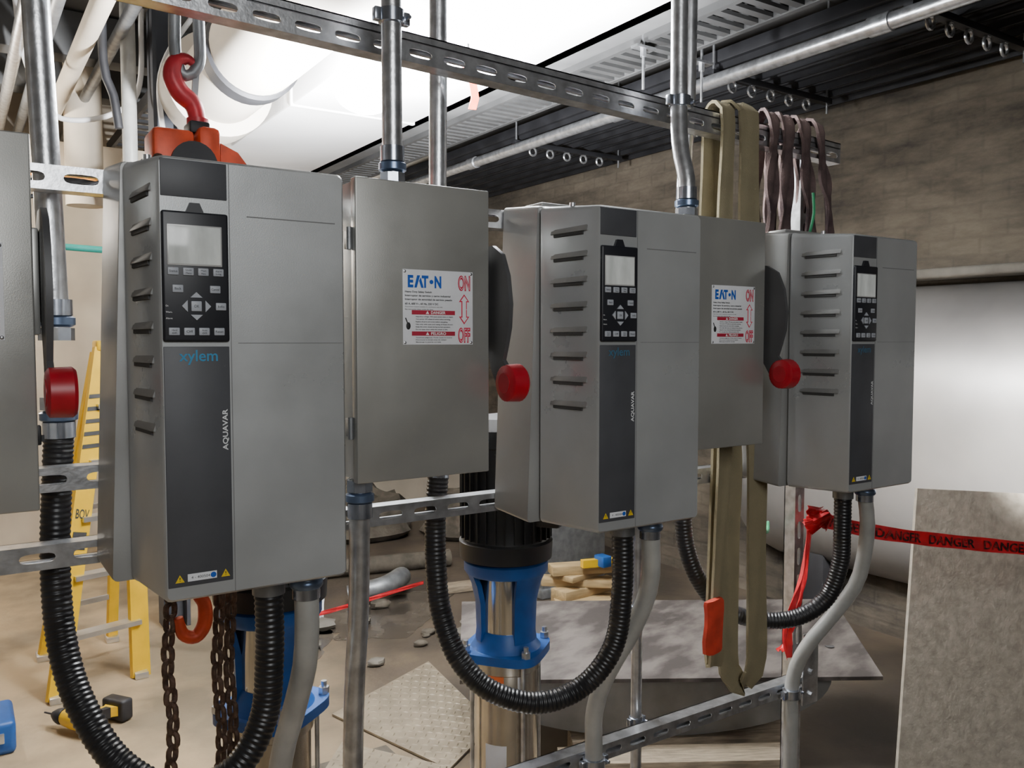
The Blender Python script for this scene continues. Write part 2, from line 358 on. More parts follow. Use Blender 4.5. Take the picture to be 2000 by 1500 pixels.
part(kp,'ok_button',MB().box(cx-0.0075,cx+0.0075,BY,-KD+0.001,cz-0.0075,cz+0.0075,0.0012),'button')
tx.text('OK',cx-0.0035,cx+0.0035,cz-0.002,cz+0.002,TY)
part(kp,'button_lettering',tx,'ink')
mb=MB()
for z,t in ((0.436,'On'),(0.427,'Warn.'),(0.418,'Alarm')): mb.text(t,0.008,0.008+0.0018*len(t),z-0.0012,z+0.0012,-KD-0.0003)
part(kp,'indicator_lettering',mb,'white_ink')
part(strip,'brand_lettering',MB().text('xylem',0.026,0.081,0.350,0.372,-0.0021,0.012),'teal_ink')
part(strip,'model_lettering',MB().textup('AQUAVAR',0.0862,0.0955,0.221,0.283,-0.0021,0.02),'model_ink')
part(strip,'notice_sticker',MB().box(0.032,0.074,-0.0024,-0.001,0.029,0.040),'label')
part(strip,'notice_lettering',MB().text('4 - 400504',0.037,0.064,0.0325,0.0365,-0.0027),'ink')
mb=MB(); mb.cyl((0.069,-0.0026,0.0345),(0.069,-0.002,0.0345),0.0042); part(strip,'information_symbol',mb,'blue_ink')
for x in (0.021,0.087):
    t=part(strip,'warning_triangle',MB().prism([(x-0.0065,0.029),(x+0.0065,0.029),(x,0.0405)],'y',-0.0026,-0.001),'yellowtri')
    part(strip,'warning_mark',MB().text('!',x-0.0007,x+0.0007,0.031,0.037,-0.003),'ink')
for x in (0.005,0.279): part(d,'cover_screw',MB().cyl((x,0.09,0.654),(x,0.09,0.667),0.006,seg=12),'galv')
mb=MB(); mb.cyl((0.200,0.153,-0.022),(0.200,0.153,0.004),0.034,seg=8); mb.cyl((0.200,0.153,-0.055),(0.200,0.153,-0.022),0.028)
part(d,'hose_connector',mb,'galvdk','dull zinc hose connector nut')
mb=MB(); mb.cyl((0.257,0.123,-0.016),(0.257,0.123,0.004),0.029,seg=8); mb.cyl((0.257,0.123,-0.030),(0.257,0.123,-0.016),0.024); mb.mi=1; mb.lathe([(0.026,-0.046),(0.029,-0.042),(0.029,-0.034),(0.026,-0.030)],(0.257,0.123,0)); mb.mi=0; mb.cyl((0.257,0.123,-0.065),(0.257,0.123,-0.046),0.024)
part(d,'conduit_connector',mb,['chrome','bluering'],'zinc compression connector')
dup(d,(0.2475+0.811,FY,BZ),'grey wall-mounted pump drive cabinet with keypad, beside khaki sling',{'brand_lettering':'dimteal_ink'})
dup(d,(0.2475+1.622,FY,BZ),'grey wall-mounted pump drive cabinet with keypad, below maroon slings',{'brand_lettering':'dimteal_ink'})

# ------------------------------------------------------------------ safety switches
d=root('safety_switch','stainless safety switch cabinet with white label and red-knobbed lever','electrical switch box',(0.603,1.42,1.340),'safety switch boxes between drives')
part(d,'cabinet_body',MB().box(0.004,0.276,0.012,0.15,0.004,0.548,0.003),'stainless_dk')
part(d,'door',MB().box(0,0.28,0,0.022,0,0.552,0.0025,3),'stainless')
for z in (0.10,0.444):
    mb=MB(); mb.cyl((-0.004,0.02,z-0.02),(-0.004,0.02,z+0.02),0.005,seg=12); mb.box(-0.002,0.003,0.02,0.05,z-0.017,z+0.017,0.001); part(d,'hinge',mb,'galvdk')
lb=part(d,'label_plate',MB().box(0.092,0.242,-0.0012,0.001,0.252,0.392,0.0005),'label')
mb=MB()
for t,x0,x1 in (('E',0.1020,0.1135),('T',0.1310,0.1450),('N',0.1580,0.1725)): mb.text(t,x0,x1,0.3585,0.3815,-0.0018,0.045)
mb.prism([(0.1155,0.3585),(0.1205,0.3585),(0.1275,0.3815),(0.1215,0.3815)],'y',-0.0018,-0.0012); mb.prism([(0.1300,0.3585),(0.1350,0.3585),(0.1290,0.3780),(0.1255,0.3715)],'y',-0.0018,-0.0012)
mb.cyl((0.1515,-0.0018,0.3700),(0.1515,-0.0012,0.3700),0.0040)
part(lb,'brand_lettering',mb,'blue_ink')
for t,z0,z1 in (('ON',0.355,0.385),('OFF',0.255,0.285)):
    l_=part(lb,'switch_position_lettering',MB().text(t,0.2090,0.2360,z0,z1,-0.0018,0.05),'red_ink')
    part(l_,'letter_core',MB().text(t,0.2110,0.2340,z0+0.0025,z1-0.0025,-0.0021,-0.030),'label')
mb=MB(); mb.prism([(0.2165,0.320),(0.2285,0.320),(0.2285,0.334),(0.234,0.334),(0.2225,0.349),(0.211,0.334),(0.2165,0.334),(0.2165,0.320),(0.2165,0.306),(0.211,0.306),(0.2225,0.291),(0.234,0.306),(0.2285,0.306),(0.2285,0.319)],'y',-0.0017,-0.001); part(lb,'double_arrow',mb,'red_ink')
mb=MB(); mb.prism([(0.2185,0.304),(0.2265,0.304),(0.2265,0.336),(0.2185,0.336)],'y',-0.0020,-0.0015); mb.prism([(0.2150,0.336),(0.2300,0.336),(0.2225,0.3455)],'y',-0.0020,-0.0015); mb.prism([(0.2150,0.304),(0.2225,0.2945),(0.2300,0.304)],'y',-0.0020,-0.0015)
part(lb,'arrow_infill',mb,'label')
for z0,z1,t,x1 in ((0.3085,0.3165,'DANGER',0.181),(0.2690,0.2770,'PELIGRO',0.182)):
    b_=part(lb,'danger_band',MB().box(0.110,0.202,-0.0018,-0.001,z0,z1),'dred_ink')
    part(lb,'danger_lettering',MB().text(t,0.150,x1,z0+0.0012,z1-0.0012,-0.0022,0.02).prism([(0.139,z0+0.0013),(0.146,z0+0.0013),(0.1425,z1-0.001)],'y',-0.0022,-0.0019),'white_ink')
mb=MB()
mb.text('Heavy Duty Safety Switch',0.096,0.152,0.3480,0.3525,-0.0018,0.02)
mb.text('Interruptor de servicio y cargo industrial',0.096,0.192,0.3410,0.3455,-0.0018,0.02)
mb.text('Interruptor de seguridad de servicio pesado',0.096,0.196,0.3340,0.3385,-0.0018,0.02)
mb.text('60 A, 600 V~, 60 Hz, 250 V DC',0.096,0.166,0.3260,0.3305,-0.0018,0.02)
for i,t in enumerate(['Disconnect switch suitable for enclosure use only','See instruction sheet inside the door']): mb.text(t,0.096,0.175-0.02*i,0.3215-0.0045*i,0.3240-0.0045*i,-0.0018)
tl=['Hazardous voltage. Will cause severe injury or death.','Turn power OFF ahead of switch before servicing.','Replace all parts and covers before energizing.','Use only with type and rating of fuses shown.','Keep the cover closed during normal operation.','Do not open door while the switch is ON.']
for i,t in enumerate(tl): mb.text(t,0.118,0.198-0.006*(i%3),0.3030-i*0.0048,0.3058-i*0.0048,-0.0018,0.015)
tl=['Tensiones peligrosas. Puede causar la muerte.','Desconecte la energia antes de trabajar.','Mantenga la puerta cerrada.']
for i,t in enumerate(tl): mb.text(t,0.118,0.196-0.012*(i%3),0.2640-i*0.0042,0.2664-i*0.0042,-0.0018,0.015)
part(lb,'fine_print',mb,'ink')
mb=MB(); mb.ball((0.103,-0.001,0.287),0.0055,12,(0.9,0.2,1.3)); mb.bar((0.097,-0.0015,0.302),(0.102,-0.0015,0.290),0.002,0.001,(0,1,0)); part(lb,'hand_symbol',mb,'ink')
for x in (0.096,0.238):
    for z in (0.256,0.388): part(lb,'rivet',MB().ball((x,-0.0012,z),0.003,10,(1,0.5,1)),'galv')
mb=MB(); mb.box(0.276,0.290,0.03,0.10,0.26,0.42,0.003); part(d,'lever_housing',mb,'stainless_dk')
lv=MB(); lv.prism([(0.095,0.425),(0.05,0.447),(0.005,0.447),(-0.028,0.428),(-0.048,0.385),(-0.057,0.330),(-0.053,0.285),(-0.042,0.250),(-0.032,0.222),(-0.050,0.205),(-0.062,0.182),(-0.038,0.150),(-0.010,0.172),(0.012,0.205),(0.025,0.245),(0.05,0.29),(0.095,0.33)],'x',0.291,0.300)
lv=part(d,'operating_lever',lv,'handle','dark grey steel lever')
mb=MB(); n_=48
rg=[]
for x,r in ((0.288,0.030),(0.292,0.0355),(0.322,0.0365),(0.327,0.033)):
    rg.append([V((x,-0.042+(r+(0.0008 if (i%2 and 0.29<x<0.325) else 0))*math.cos(2*math.pi*i/n_),0.177+(r+(0.0008 if (i%2 and 0.29<x<0.325) else 0))*math.sin(2*math.pi*i/n_))) for i in range(n_)])
mb.loft(rg)
mb.sweep([(0.2870,-0.042,0.177),(0.2885,-0.042,0.177)],[0.020,0.020],24)
part(lv,'knob',mb,'redknob','ribbed red plastic knob')
mb=MB(); mb.box(0.279,0.286,0.02,0.034,0.095,0.125,0.002); mb.box(0.279,0.290,0.024,0.030,0.10,0.11); part(d,'padlock_hasp',mb,'black')
dup(d,(0.603-0.811+0.028,1.42,1.348),'stainless safety switch cabinet with red-knobbed lever, at the near end')
dup(d,(0.603+0.811,1.42,1.340),'stainless safety switch cabinet with white label, in front of khaki slings')

# ------------------------------------------------------------------ strut frame
def strut(label,p0,length,L,P,Q,slots=True,group='slotted struts of the frame',m='galv',pitch=0.08,hl=0.027,hw=0.0085,D=0.041):
    p0=V(p0);L=V(L);P=V(P);Q=V(Q); W=0.041
    mb=MB(); g=lambda a,b,c: p0+L*a+P*b+Q*c
    n=int(length/pitch); pitch=length/n
    if slots:
        for i in range(n):
            c0=(i+0.5)*pitch; out=[];inn=[]
            hx,hy=pitch/2,W/2
            pts=[(-hx,-hy),(-hx/2,-hy),(0,-hy),(hx/2,-hy),(hx,-hy),(hx,-hy/2),(hx,0),(hx,hy/2),(hx,hy),(hx/2,hy),(0,hy),(-hx/2,hy),(-hx,hy),(-hx,hy/2),(-hx,0),(-hx,-hy/2)]
            for a,b in pts:
                th=math.atan2(b/hy,a/hx); c,s_=math.cos(th),math.sin(th)
                ia=hl*math.copysign(abs(c)**0.6,c); ib=hw*math.copysign(abs(s_)**0.75,s_)
                out.append(g(c0+a,W/2+b,0)); inn.append((ia,ib))
            rings=[out,[g(c0+a,W/2+b,0) for a,b in inn],[g(c0+a,W/2+b,0.0026) for a,b in inn],[o+Q*0.0026 for o in out]]
            mb.loft(rings,cap=False)
    else:
        mb.loft([[g(a,0,0),g(a,W,0),g(a,W,0.0026),g(a,0,0.0026)] for a in (0,length)])
    for b0,b1 in ((0,0.0026),(W-0.0026,W)):
        mb.loft([[g(a,b0,0.0005),g(a,b1,0.0005),g(a,b1,D),g(a,b0,D)] for a in (0,length)])
    for b0,b1 in ((0,0.010),(W-0.010,W)):
        mb.loft([[g(a,b0,D-0.003),g(a,b1,D-0.003),g(a,b1,D),g(a,b0,D)] for a in (0,length)])
    for b0,b1 in ((0.008,0.010),(W-0.010,W-0.008)):
        mb.loft([[g(a,b0,D-0.010),g(a,b1,D-0.010),g(a,b1,D),g(a,b0,D)] for a in (0,length)])
    return solo('strut_channel',label,'steel channel',mb,m,g(0,0,0),group)
SY=1.602
for z,lab,x0,x1 in ((1.850,'galvanised slotted strut behind cabinets near their tops',-0.5,2.17),(1.345,'galvanised slotted strut behind the cabinets at lower height',-0.5,0.42),(1.215,'galvanised slotted strut under the cabinets',-0.5,2.17),(0.545,'galvanised slotted strut carrying conduit clamps near the floor',1.0,2.14)):
    strut(lab,(x0,SY,z),x1-x0,(1,0,0),(0,0,1),(0,1,0))
strut('overhead galvanised slotted strut carrying conduits and slings',(-0.5,SY,2.218),2.74,(1,0,-0.032),(0,0,1),(0,1,0))
strut('shallow galvanised strut stacked on the overhead one',(-0.5,SY,2.260),2.74,(1,0,-0.032),(0,1,0),(0,0,1),slots=False,D=0.018)
PX=2.115
strut('vertical galvanised strut post with red tape knotted on it',(PX,1.645,0.0),2.21,(0,0,1),(1,0,0),(0,1,0))
strut('vertical galvanised strut post at the near end of the frame',(-0.45,1.645,0.0),2.29,(0,0,1),(1,0,0),(0,1,0))
mb=MB(); mb.box(PX-0.015,PX+0.055,1.594,1.600,0.50,0.72,0.002)
for z in (0.53,0.60,0.69): mb.cyl((PX+0.02,1.586,z),(PX+0.02,1.594,z),0.009,seg=6)
solo('mounting_bracket','zinc joining plate bolted to the strut post','bracket',mb,'galv',(PX,1.6,0.5))

# ------------------------------------------------------------------ conduits
def conduit(label,pts,r,m='galv',name='conduit_pipe',cat='pipe',rings=(),group='conduits on the frame'):
    P=catmull(pts,0.03)
    mb=MB(); mb.sweep(P,r,20); r0=V(pts[-1])
    if not rings: return solo(name,label,cat,mb,m,r0,group)
    o=root(name,label,cat,r0,group); wpart(o,'pipe_run',mb,m)
    for (c,up) in rings:
        c=V(c); mb=MB(); mb.cyl(c,c+V((0,0,0.022*up)),r*1.30,seg=8)
        mb.mi=1; mb.lathe([(r*1.1,0),(r*1.38,0.004),(r*1.38,0.016),(r*1.1,0.020)],c+V((0,0,0.024 if up>0 else -0.044))); mb.mi=0
        mb.cyl(c+V((0,0,0.044*up)),c+V((0,0,0.072*up)),r*1.2); wpart(o,'compression_fitting',mb,['chrome','bluering'],'blue-tinted zinc compression fitting')
    return o
conduit('galvanised conduit rising from the top of a switch box',[(0.70,1.47,3.38),(0.70,1.47,2.6),(0.70,1.47,2.2),(0.70,1.47,1.892)],0.019,rings=[((0.70,1.47,1.892),1)])
conduit('galvanised conduit rising from a switch box, bent at the overhead strut',[(1.49,1.52,3.38),(1.49,1.52,2.7),(1.49,1.52,2.25),(1.475,1.50,2.08),(1.47,1.47,1.98),(1.47,1.47,1.892)],0.0205,rings=[((1.47,1.47,1.892),1)])
conduit('galvanised conduit running down behind a switch box',[(0.925,1.70,3.38),(0.925,1.70,2.4),(0.92,1.70,1.8),(0.914,1.69,1.36)],0.020,rings=[((0.914,1.69,1.36),-1)])
conduit('galvanised conduit running down behind the sling-side switch box',[(1.72,1.715,3.38),(1.72,1.715,2.4),(1.70,1.715,1.9),(1.696,1.70,1.30)],0.020,rings=[((1.696,1.70,1.30),-1)])
conduit('galvanised conduit descending to a black flexible hose',[(0.128,1.69,3.38),(0.130,1.69,2.4),(0.142,1.69,1.95),(0.152,1.69,1.60)],0.0225,rings=[((0.152,1.69,1.60),1),((0.152,1.69,1.50),-1)])
conduit('galvanised conduit dropping from the underside of a switch box',[(0.628,1.47,1.34),(0.628,1.48,1.1),(0.622,1.50,0.8),(0.62,1.52,0.0)],0.0195,rings=[((0.628,1.47,1.34),-1)])
conduit('grey conduit curving down from a drive cabinet to the floor',[(0.5045,1.42,1.165),(0.505,1.42,1.10),(0.507,1.44,1.02),(0.503,1.49,0.92),(0.492,1.53,0.817),(0.487,1.56,0.66),(0.487,1.56,0.3),(0.487,1.56,0.0)],0.0215,'greyconduit')
conduit('grey conduit curving down from a drive cabinet to a floor strut',[(1.3155,1.42,1.165),(1.320,1.42,1.10),(1.330,1.44,1.02),(1.315,1.48,0.915),(1.288,1.53,0.81),(1.278,1.57,0.70),(1.28,1.575,0.55),(1.28,1.575,0.0)],0.0215,'greyconduit')
conduit('grey conduit curving down beside the strut post',[(2.1265,1.42,1.165),(2.142,1.42,1.08),(2.155,1.44,0.97),(2.145,1.46,0.89),(2.095,1.50,0.80),(2.04,1.54,0.71),(2.028,1.575,0.61),(2.022,1.575,0.45),(2.02,1.575,0.0)],0.0205,'greyconduit')
conduit('thin galvanised riser pipe with a coupling by the pump',[(1.52,1.69,1.15),(1.52,1.69,0.8),(1.52,1.69,0.0)],0.015)
def clamp(x,y,z,r):
    mb=MB(); mb.lathe([(r,0),(r*1.28,0.002),(r*1.28,0.026),(r,0.028)],(x,y,z)); mb.box(x-r*1.9,x-r*1.1,y-0.008,y+0.008,z+0.002,z+0.026,0.002); mb.box(x+r*1.1,x+r*1.9,y-0.008,y+0.008,z+0.002,z+0.026,0.002)
    mb.cyl((x+r*1.5,y-0.02,z+0.014),(x+r*1.5,y+0.02,z+0.014),0.004,seg=8)
    solo('conduit_clamp','zinc conduit clamp with a screw','pipe clamp',mb,'chrome',(x,y,z),'conduit clamps')
clamp(2.022,1.575,0.553,0.0205); clamp(1.28,1.575,0.553,0.0215); clamp(0.70,1.47,2.190,0.019); clamp(1.488,1.515,2.165,0.0205); clamp(0.136,1.69,2.205,0.0225); clamp(1.52,1.69,0.86,0.015); clamp(1.712,1.715,2.165,0.020); clamp(1.52,1.69,0.552,0.015)

def hose(label,pts,r):
    P=catmull(pts,0.002); R=[r*(1.0+0.04*math.sin(i*0.002*2*math.pi/0.0095)) for i in range(len(P))]
    mb=MB(); mb.sweep(P,R,16)
    solo('flexible_hose',label,'hose',mb,'hose',V(pts[-1]),'black corrugated hose loops')
hose('black corrugated hose looping up to a drive cabinet beside chains',[(0.152,1.69,1.44),(0.147,1.69,1.36),(0.140,1.69,1.20),(0.145,1.66,1.065),(0.168,1.61,0.965),(0.218,1.55,0.875),(0.300,1.49,0.828),(0.385,1.46,0.855),(0.436,1.455,0.935),(0.4475,1.45,1.05),(0.4475,1.45,1.162)],0.0245)
hose('black corrugated hose looping in front of a blue pump',[(0.914,1.69,1.29),(0.906,1.69,1.20),(0.902,1.68,1.08),(0.905,1.66,0.98),(0.927,1.62,0.885),(0.980,1.57,0.818),(1.075,1.52,0.786),(1.178,1.49,0.812),(1.242,1.46,0.90),(1.2585,1.45,1.03),(1.2585,1.45,1.162)],0.024)
hose('black corrugated hose looping past the khaki slings',[(1.696,1.70,1.23),(1.692,1.695,1.14),(1.70,1.69,1.03),(1.73,1.67,0.93),(1.80,1.645,0.845),(1.885,1.60,0.805),(1.975,1.53,0.812),(2.045,1.48,0.870),(2.070,1.455,0.97),(2.0695,1.45,1.06),(2.0695,1.45,1.162)],0.0235)

# ------------------------------------------------------------------ slings
def basket(label,ft,fb,bt,bb,zb,w,m,ztop,tw=0.1,wob=0.1,cr=0.001,yfl=1.560,ybl=1.592,yft=1.588,ybt=1.662):
    zz=lambda t: ztop-0.06-(ztop-0.06-zb-0.08)*t
    L=lambda a,b,t:a+(b-a)*t
    yy=lambda a,b,t: a+(b-a)*min(1,max(0,(t-0.35)*4))
    pts=[(L(ft,fb,t),yy(yft,yfl,t),zz(t)) for t in (0,0.2,0.4,0.6,0.8,1.0)]
    mid=((fb+bb)/2,(yfl+ybl)/2,zb)
    pts+=[(L(fb,mid[0],0.5),yfl+0.006,zb+0.025),mid,(L(bb,mid[0],0.5),ybl-0.004,zb+0.030)]
    pts+=[(L(bt,bb,t),yy(ybt,ybl,t) if zb<1 else ybt,zz(t)+0.01) for t in (1.0,0.8,0.6,0.4,0.2,0)]
    pts+=[(L(bt,ft,0.3),ybt-0.012,ztop-0.010),(L(bt,ft,0.5),(yft+ybt)/2,ztop+0.004),(ft,yft+0.012,ztop-0.012)]
    mb=MB(); mb.ribbon(pts,(1,tw,0),w,0.009,wob,True,cr)
    return solo('lifting_sling',label,'lifting strap',mb,m,(ft,1.62,ztop),'lifting slings over the strut')
basket('long khaki webbing sling hanging over the overhead strut',1.738,1.690,1.745,1.705,0.72,0.048,'khaki',2.235,wob=0.03,tw=0.0)
basket('wide khaki webbing sling hanging in a long loop',1.820,1.848,1.775,1.768,0.635,0.066,'khaki',2.240,wob=0.03,tw=-0.10)
for (a,b,c,e,zb,w,lab,tw) in ((1.925,1.890,1.940,1.925,1.42,0.046,'maroon webbing sling draped over the strut end',0.2),(1.985,1.960,2.000,1.995,1.50,0.042,'folded maroon webbing sling draped over the strut end',-0.1),(2.060,2.120,2.065,2.06,1.55,0.046,'maroon webbing sling bunched beside the post',0.1),(2.130,2.225,2.120,2.17,1.60,0.044,'frayed maroon webbing sling hanging behind the post',0.3)):
    basket(lab,a,b,c,e,zb,w,'maroon',2.238,tw,0.22,0.0018,1.588,1.662)
mb=MB(); rg=[]
for z,k,s_ in ((0.770,0.70,0.004),(0.776,0.95,0.0),(0.81,1.0,-0.002),(0.85,0.93,0.002),(0.88,0.96,0.003),(0.905,1.0,0.0),(0.914,0.85,-0.003)):
    rg.append([V((1.662+dx+s_+0.02*(z-0.84),1.552+dy,z+dx*0.10)) for dx,dy in ((-0.034*k,0),(-0.032*k,-0.010),(-0.012,-0.015),(0.012,-0.013),(0.032*k,-0.010),(0.034*k,0),(0.0,0.004))])
mb.loft(rg)
solo('sling_tag','creased red rating sleeve on the khaki sling','tag',mb,['redtag'],(1.67,1.55,0.80))

# ------------------------------------------------------------------ chains and hoist
def chain(label,x,y,z0,z1,r=0.0056,L=0.042,W=0.030,sway=0.004):
    mb=MB(); z=z0; i=0
    pl=L-2*r
    while z>z1:
        c=V((x+sway*math.sin(i*0.7),y,z)); ax=V((1,0,0)) if i%2==0 else V((0,1,0))
        ax=(Matrix.Rotation(0.6+0.1*math.sin(i),3,'Z')@ax)
        pts=[]
        for k in range(14):
            a=2*math.pi*k/14; s_=math.sin(a); pts.append(c+ax*((W/2-r)*math.cos(a))+V((0,0,(L/2-W/2)*(1 if s_>0 else -1)*(abs(s_)>0.01)+(W/2-r)*s_)))
        mb.sweep(pts,r,7,closed=True); z-=pl; i+=1
    o=solo('hoist_chain',label,'chain',mb,'rust',(x,y,z0),'rusty chains of the hoist')
chain('rusty load chain hanging below the hoist',0.350,1.80,1.95,0.62,W=0.033,r=0.006)
chain('rusty hand chain hanging in front of a blue pump',0.447,1.80,1.95,0.68)
chain('rusty hand chain hanging beside another chain strand',0.474,1.81,1.95,0.66)
h=root('chain_hoist','red chain hoist with top hook, hanging behind a drive cabinet','chain hoist',(0.425,1.85,1.935))
mb=MB(); mb.box(-0.085,-0.005,-0.05,0.05,-0.03,0.090,0.01); mb.box(0.0,0.045,-0.06,0.06,-0.05,0.100,0.012); mb.prism([(0.045,-0.03),(0.105,-0.03),(0.10,0.03),(0.08,0.055),(0.045,0.07)],'y',-0.05,0.05)
part(h,'hoist_body',mb,'orange')
mb=MB(); mb.cyl((-0.01,-0.065,0.02),(-0.01,0.065,0.02),0.045); mb.box(-0.01,0.03,-0.03,0.03,0.09,0.115,0.004); part(h,'chain_wheel_cover',mb,'dark','black wheel cover')
mb=MB(); hk=catmull([(0.012,0,0.10),(0.010,0,0.13),(0.002,0,0.155),(-0.022,0,0.175),(-0.036,0,0.205),(-0.028,0,0.235),(-0.006,0,0.244),(0.012,0,0.232)],0.005)
n=len(hk); mb.sweep(hk,[0.014+0.006*math.sin(math.pi*min(1,i/n*1.1)) - (0.008*max(0,i/n-0.75)*4) for i in range(n)],14)
mb.cyl((0.012,0,0.09),(0.012,0,0.125),0.022); part(h,'suspension_hook',mb,'redhook','red forged hook')
mb=MB(); mb.bar((0.012,0,0.235),(0.006,0,0.165),0.012,0.008,(0,1,0)); part(h,'safety_latch',mb,'galvdk')
mb=MB(); hk=catmull([(0.405,1.79,1.12),(0.405,1.79,1.08),(0.418,1.79,1.055),(0.418,1.79,1.015),(0.40,1.79,0.990),(0.375,1.79,1.0),(0.366,1.79,1.035)],0.006); n=len(hk)
mb.sweep(hk,[0.009+0.006*math.sin(math.pi*i/n) for i in range(n)],12); solo('load_hook','orange-red forged load hook hanging among the chains','hook',mb,'orange',(0.40,1.80,1.1))
mb=MB(); mb.sweep(catmull([(0.400,1.85,3.39),(0.412,1.85,2.6),(0.395,1.85,2.25),(0.399,1.85,2.17),(0.415,1.85,2.145),(0.44,1.85,2.17),(0.443,1.85,2.25),(0.430,1.85,2.6),(0.430,1.85,3.39)],0.02),0.012,12)
solo('wire_choker','grey sleeved wire choker holding the hoist hook','lifting sling',mb,'galvdk',(0.415,1.85,2.145))

# ------------------------------------------------------------------ pumps
p=root('vertical_pump','blue vertical multistage pump with black motor and stainless column','water pump',(1.267,1.95,0.0),'vertical pumps')
mb=MB(); mb.loft([[V((0.20*math.copysign(abs(math.cos(a))**0.5,math.cos(a)),0.14*math.copysign(abs(math.sin(a))**0.5,math.sin(a)),z)) for a in [2*math.pi*i/32 for i in range(32)]] for z in (0,0.03)]); mb.lathe([(0.12,0.03),(0.10,0.08),(0.10,0.12)]); mb.cyl((-0.2,0,0.09),(0.2,0,0.09),0.05)
part(p,'base_casting',mb,'blue')
mb=MB(); mb.lathe([(0.088,0.12),(0.092,0.125),(0.088,0.14),(0.088,0.69),(0.095,0.695),(0.095,0.728)]); part(p,'pump_column',mb,'steel')
for a in (45,135,225,315):
    c,s_=math.cos(math.radians(a)),math.sin(math.radians(a)); part(p,'tie_rod',MB().cyl((0.104*c,0.104*s_,0.11),(0.104*c,0.104*s_,0.735),0.006,seg=10),'galv')
fl=MB(); fl.loft([[V((0.112*math.copysign(abs(math.cos(a))**0.5,math.cos(a)),0.112*math.copysign(abs(math.sin(a))**0.5,math.sin(a)),z)) for a in [2*math.pi*i/40 for i in range(40)]] for z in (0.728,0.752)])
part(p,'bolt_flange',fl,'blue')
hd=MB(); hd.lathe([(0.098,0.752),(0.088,0.765),(0.078,0.79),(0.072,0.80)])
def arcwall(mb,a0,a1,prof,th=0.012,n=8):
    R=[]
    for i in range(n+1):
        a=math.radians(a0+(a1-a0)*i/n); c,s_=math.cos(a),math.sin(a)
        R.append([V((r*c,r*s_,z)) for r,z in prof]+[V(((r-th)*c,(r-th)*s_,z)) for r,z in prof[::-1]])
    mb.loft(R)
for a0,a1 in ((-55,55),(125,235)): arcwall(hd,a0,a1,[(0.086,0.775),(0.083,0.80),(0.086,0.88),(0.097,0.93),(0.112,0.965)],0.016)
hd.lathe([(0.098,0.955),(0.112,0.960),(0.117,0.968),(0.117,0.992),(0.108,0.998)],seg=40)
part(p,'motor_bracket',hd,'blue')
mb=MB(); mb.lathe([(0.070,0.79),(0.070,0.957)]); part(p,'coupling_guard',mb,'mirror','polished curved guard plate')
for a in (45,135,225,315):
    c,s_=math.cos(math.radians(a)),math.sin(math.radians(a)); mb=MB(); mb.cyl((0.122*c,0.122*s_,0.752),(0.122*c,0.122*s_,0.768),0.013,seg=6); mb.cyl((0.122*c,0.122*s_,0.768),(0.122*c,0.122*s_,0.782),0.007,seg=10); part(p,'flange_bolt',mb,'galv')
mb=MB()
mb.lathe([(0.10,0.998),(0.128,1.003),(0.130,1.05),(0.120,1.055),(0.118,1.06),(0.118,1.31),(0.127,1.315),(0.127,1.36),(0.10,1.39),(0.02,1.40)],seg=48)
for i in range(30):
    a=2*math.pi*i/30; c,s_=math.cos(a),math.sin(a); mb.bar((0.117*c,0.117*s_,1.06),(0.117*c,0.117*s_,1.30),0.022,0.003,(-s_,c,0)) 
mb.box(0.05,0.17,-0.06,0.05,1.10,1.22,0.008)
part(p,'motor',mb,'black','black ribbed electric motor')
def patch(mb,a0,a1,z0,z1,r=0.0885):
    mb.loft([[V((r*math.cos(a),r*math.sin(a),z0)) ,V((r*math.cos(a),r*math.sin(a),z1)),V(((r-0.002)*math.cos(a),(r-0.002)*math.sin(a),z1)),V(((r-0.002)*math.cos(a),(r-0.002)*math.sin(a),z0))] for a in [math.radians(a0+(a1-a0)*i/6) for i in range(7)]]); return mb
part(p,'warning_sticker',patch(MB(),-105,-75,0.655,0.69),'orange_lab','orange sticker')
part(p,'rating_sticker',patch(MB(),-50,-36,0.64,0.688),'label','white sticker')
part(p,'rating_sticker',patch(MB(),-110,-70,0.42,0.50),'label','white sticker')
p.rotation_euler=(0,0,math.radians(-52))
dup(p,(0.600,1.93,0),'blue vertical multistage pump beside rusty hanging chains')

# ------------------------------------------------------------------ ladder and drill
l=root('step_ladder','yellow fibreglass step ladder standing open on the floor','ladder',(0.5,4.45,0.0))
H=1.56
fa=[(0.336,4.18,0),(0.70,4.28,0)]; ta=[(0.60,4.50,H),(0.72,4.54,H)]
for a,b in zip(fa,ta): wpart(l,'front_rail',MB().bar(a,b,0.03,0.085,(1,0.3,0)),'yellow')
ra=[(0.33,4.78,0),(0.66,4.88,0)]; tb=[(0.58,4.56,H-0.02),(0.69,4.60,H-0.02)]
for a,b in zip(ra,tb): wpart(l,'rear_rail',MB().bar(a,b,0.028,0.05,(1,0.3,0)),'yellow')
for i in range(1,6):
    t=i*0.165; a=V(fa[0]).lerp(V(ta[0]),t); b=V(fa[1]).lerp(V(ta[1]),t); mb=MB(); mb.bar(a,b,0.075,0.022,(0,0,1)); wpart(l,'step',mb,'alu','aluminium step')
    if i%2: a=V(ra[0]).lerp(V(tb[0]),t); b=V(ra[1]).lerp(V(tb[1]),t); wpart(l,'rear_brace',MB().bar(a,b,0.02,0.025),'alu','aluminium brace')
mb=MB(); mb.box(0.57,0.75,4.47,4.63,H-0.01,H+0.04,0.01); wpart(l,'top_cap',mb,'yellow')
for a in fa+ra:
    mb=MB(); mb.box(a[0]-0.03,a[0]+0.03,a[1]-0.045,a[1]+0.045,0,0.03,0.004); wpart(l,'foot',mb,'alu','aluminium shoe')
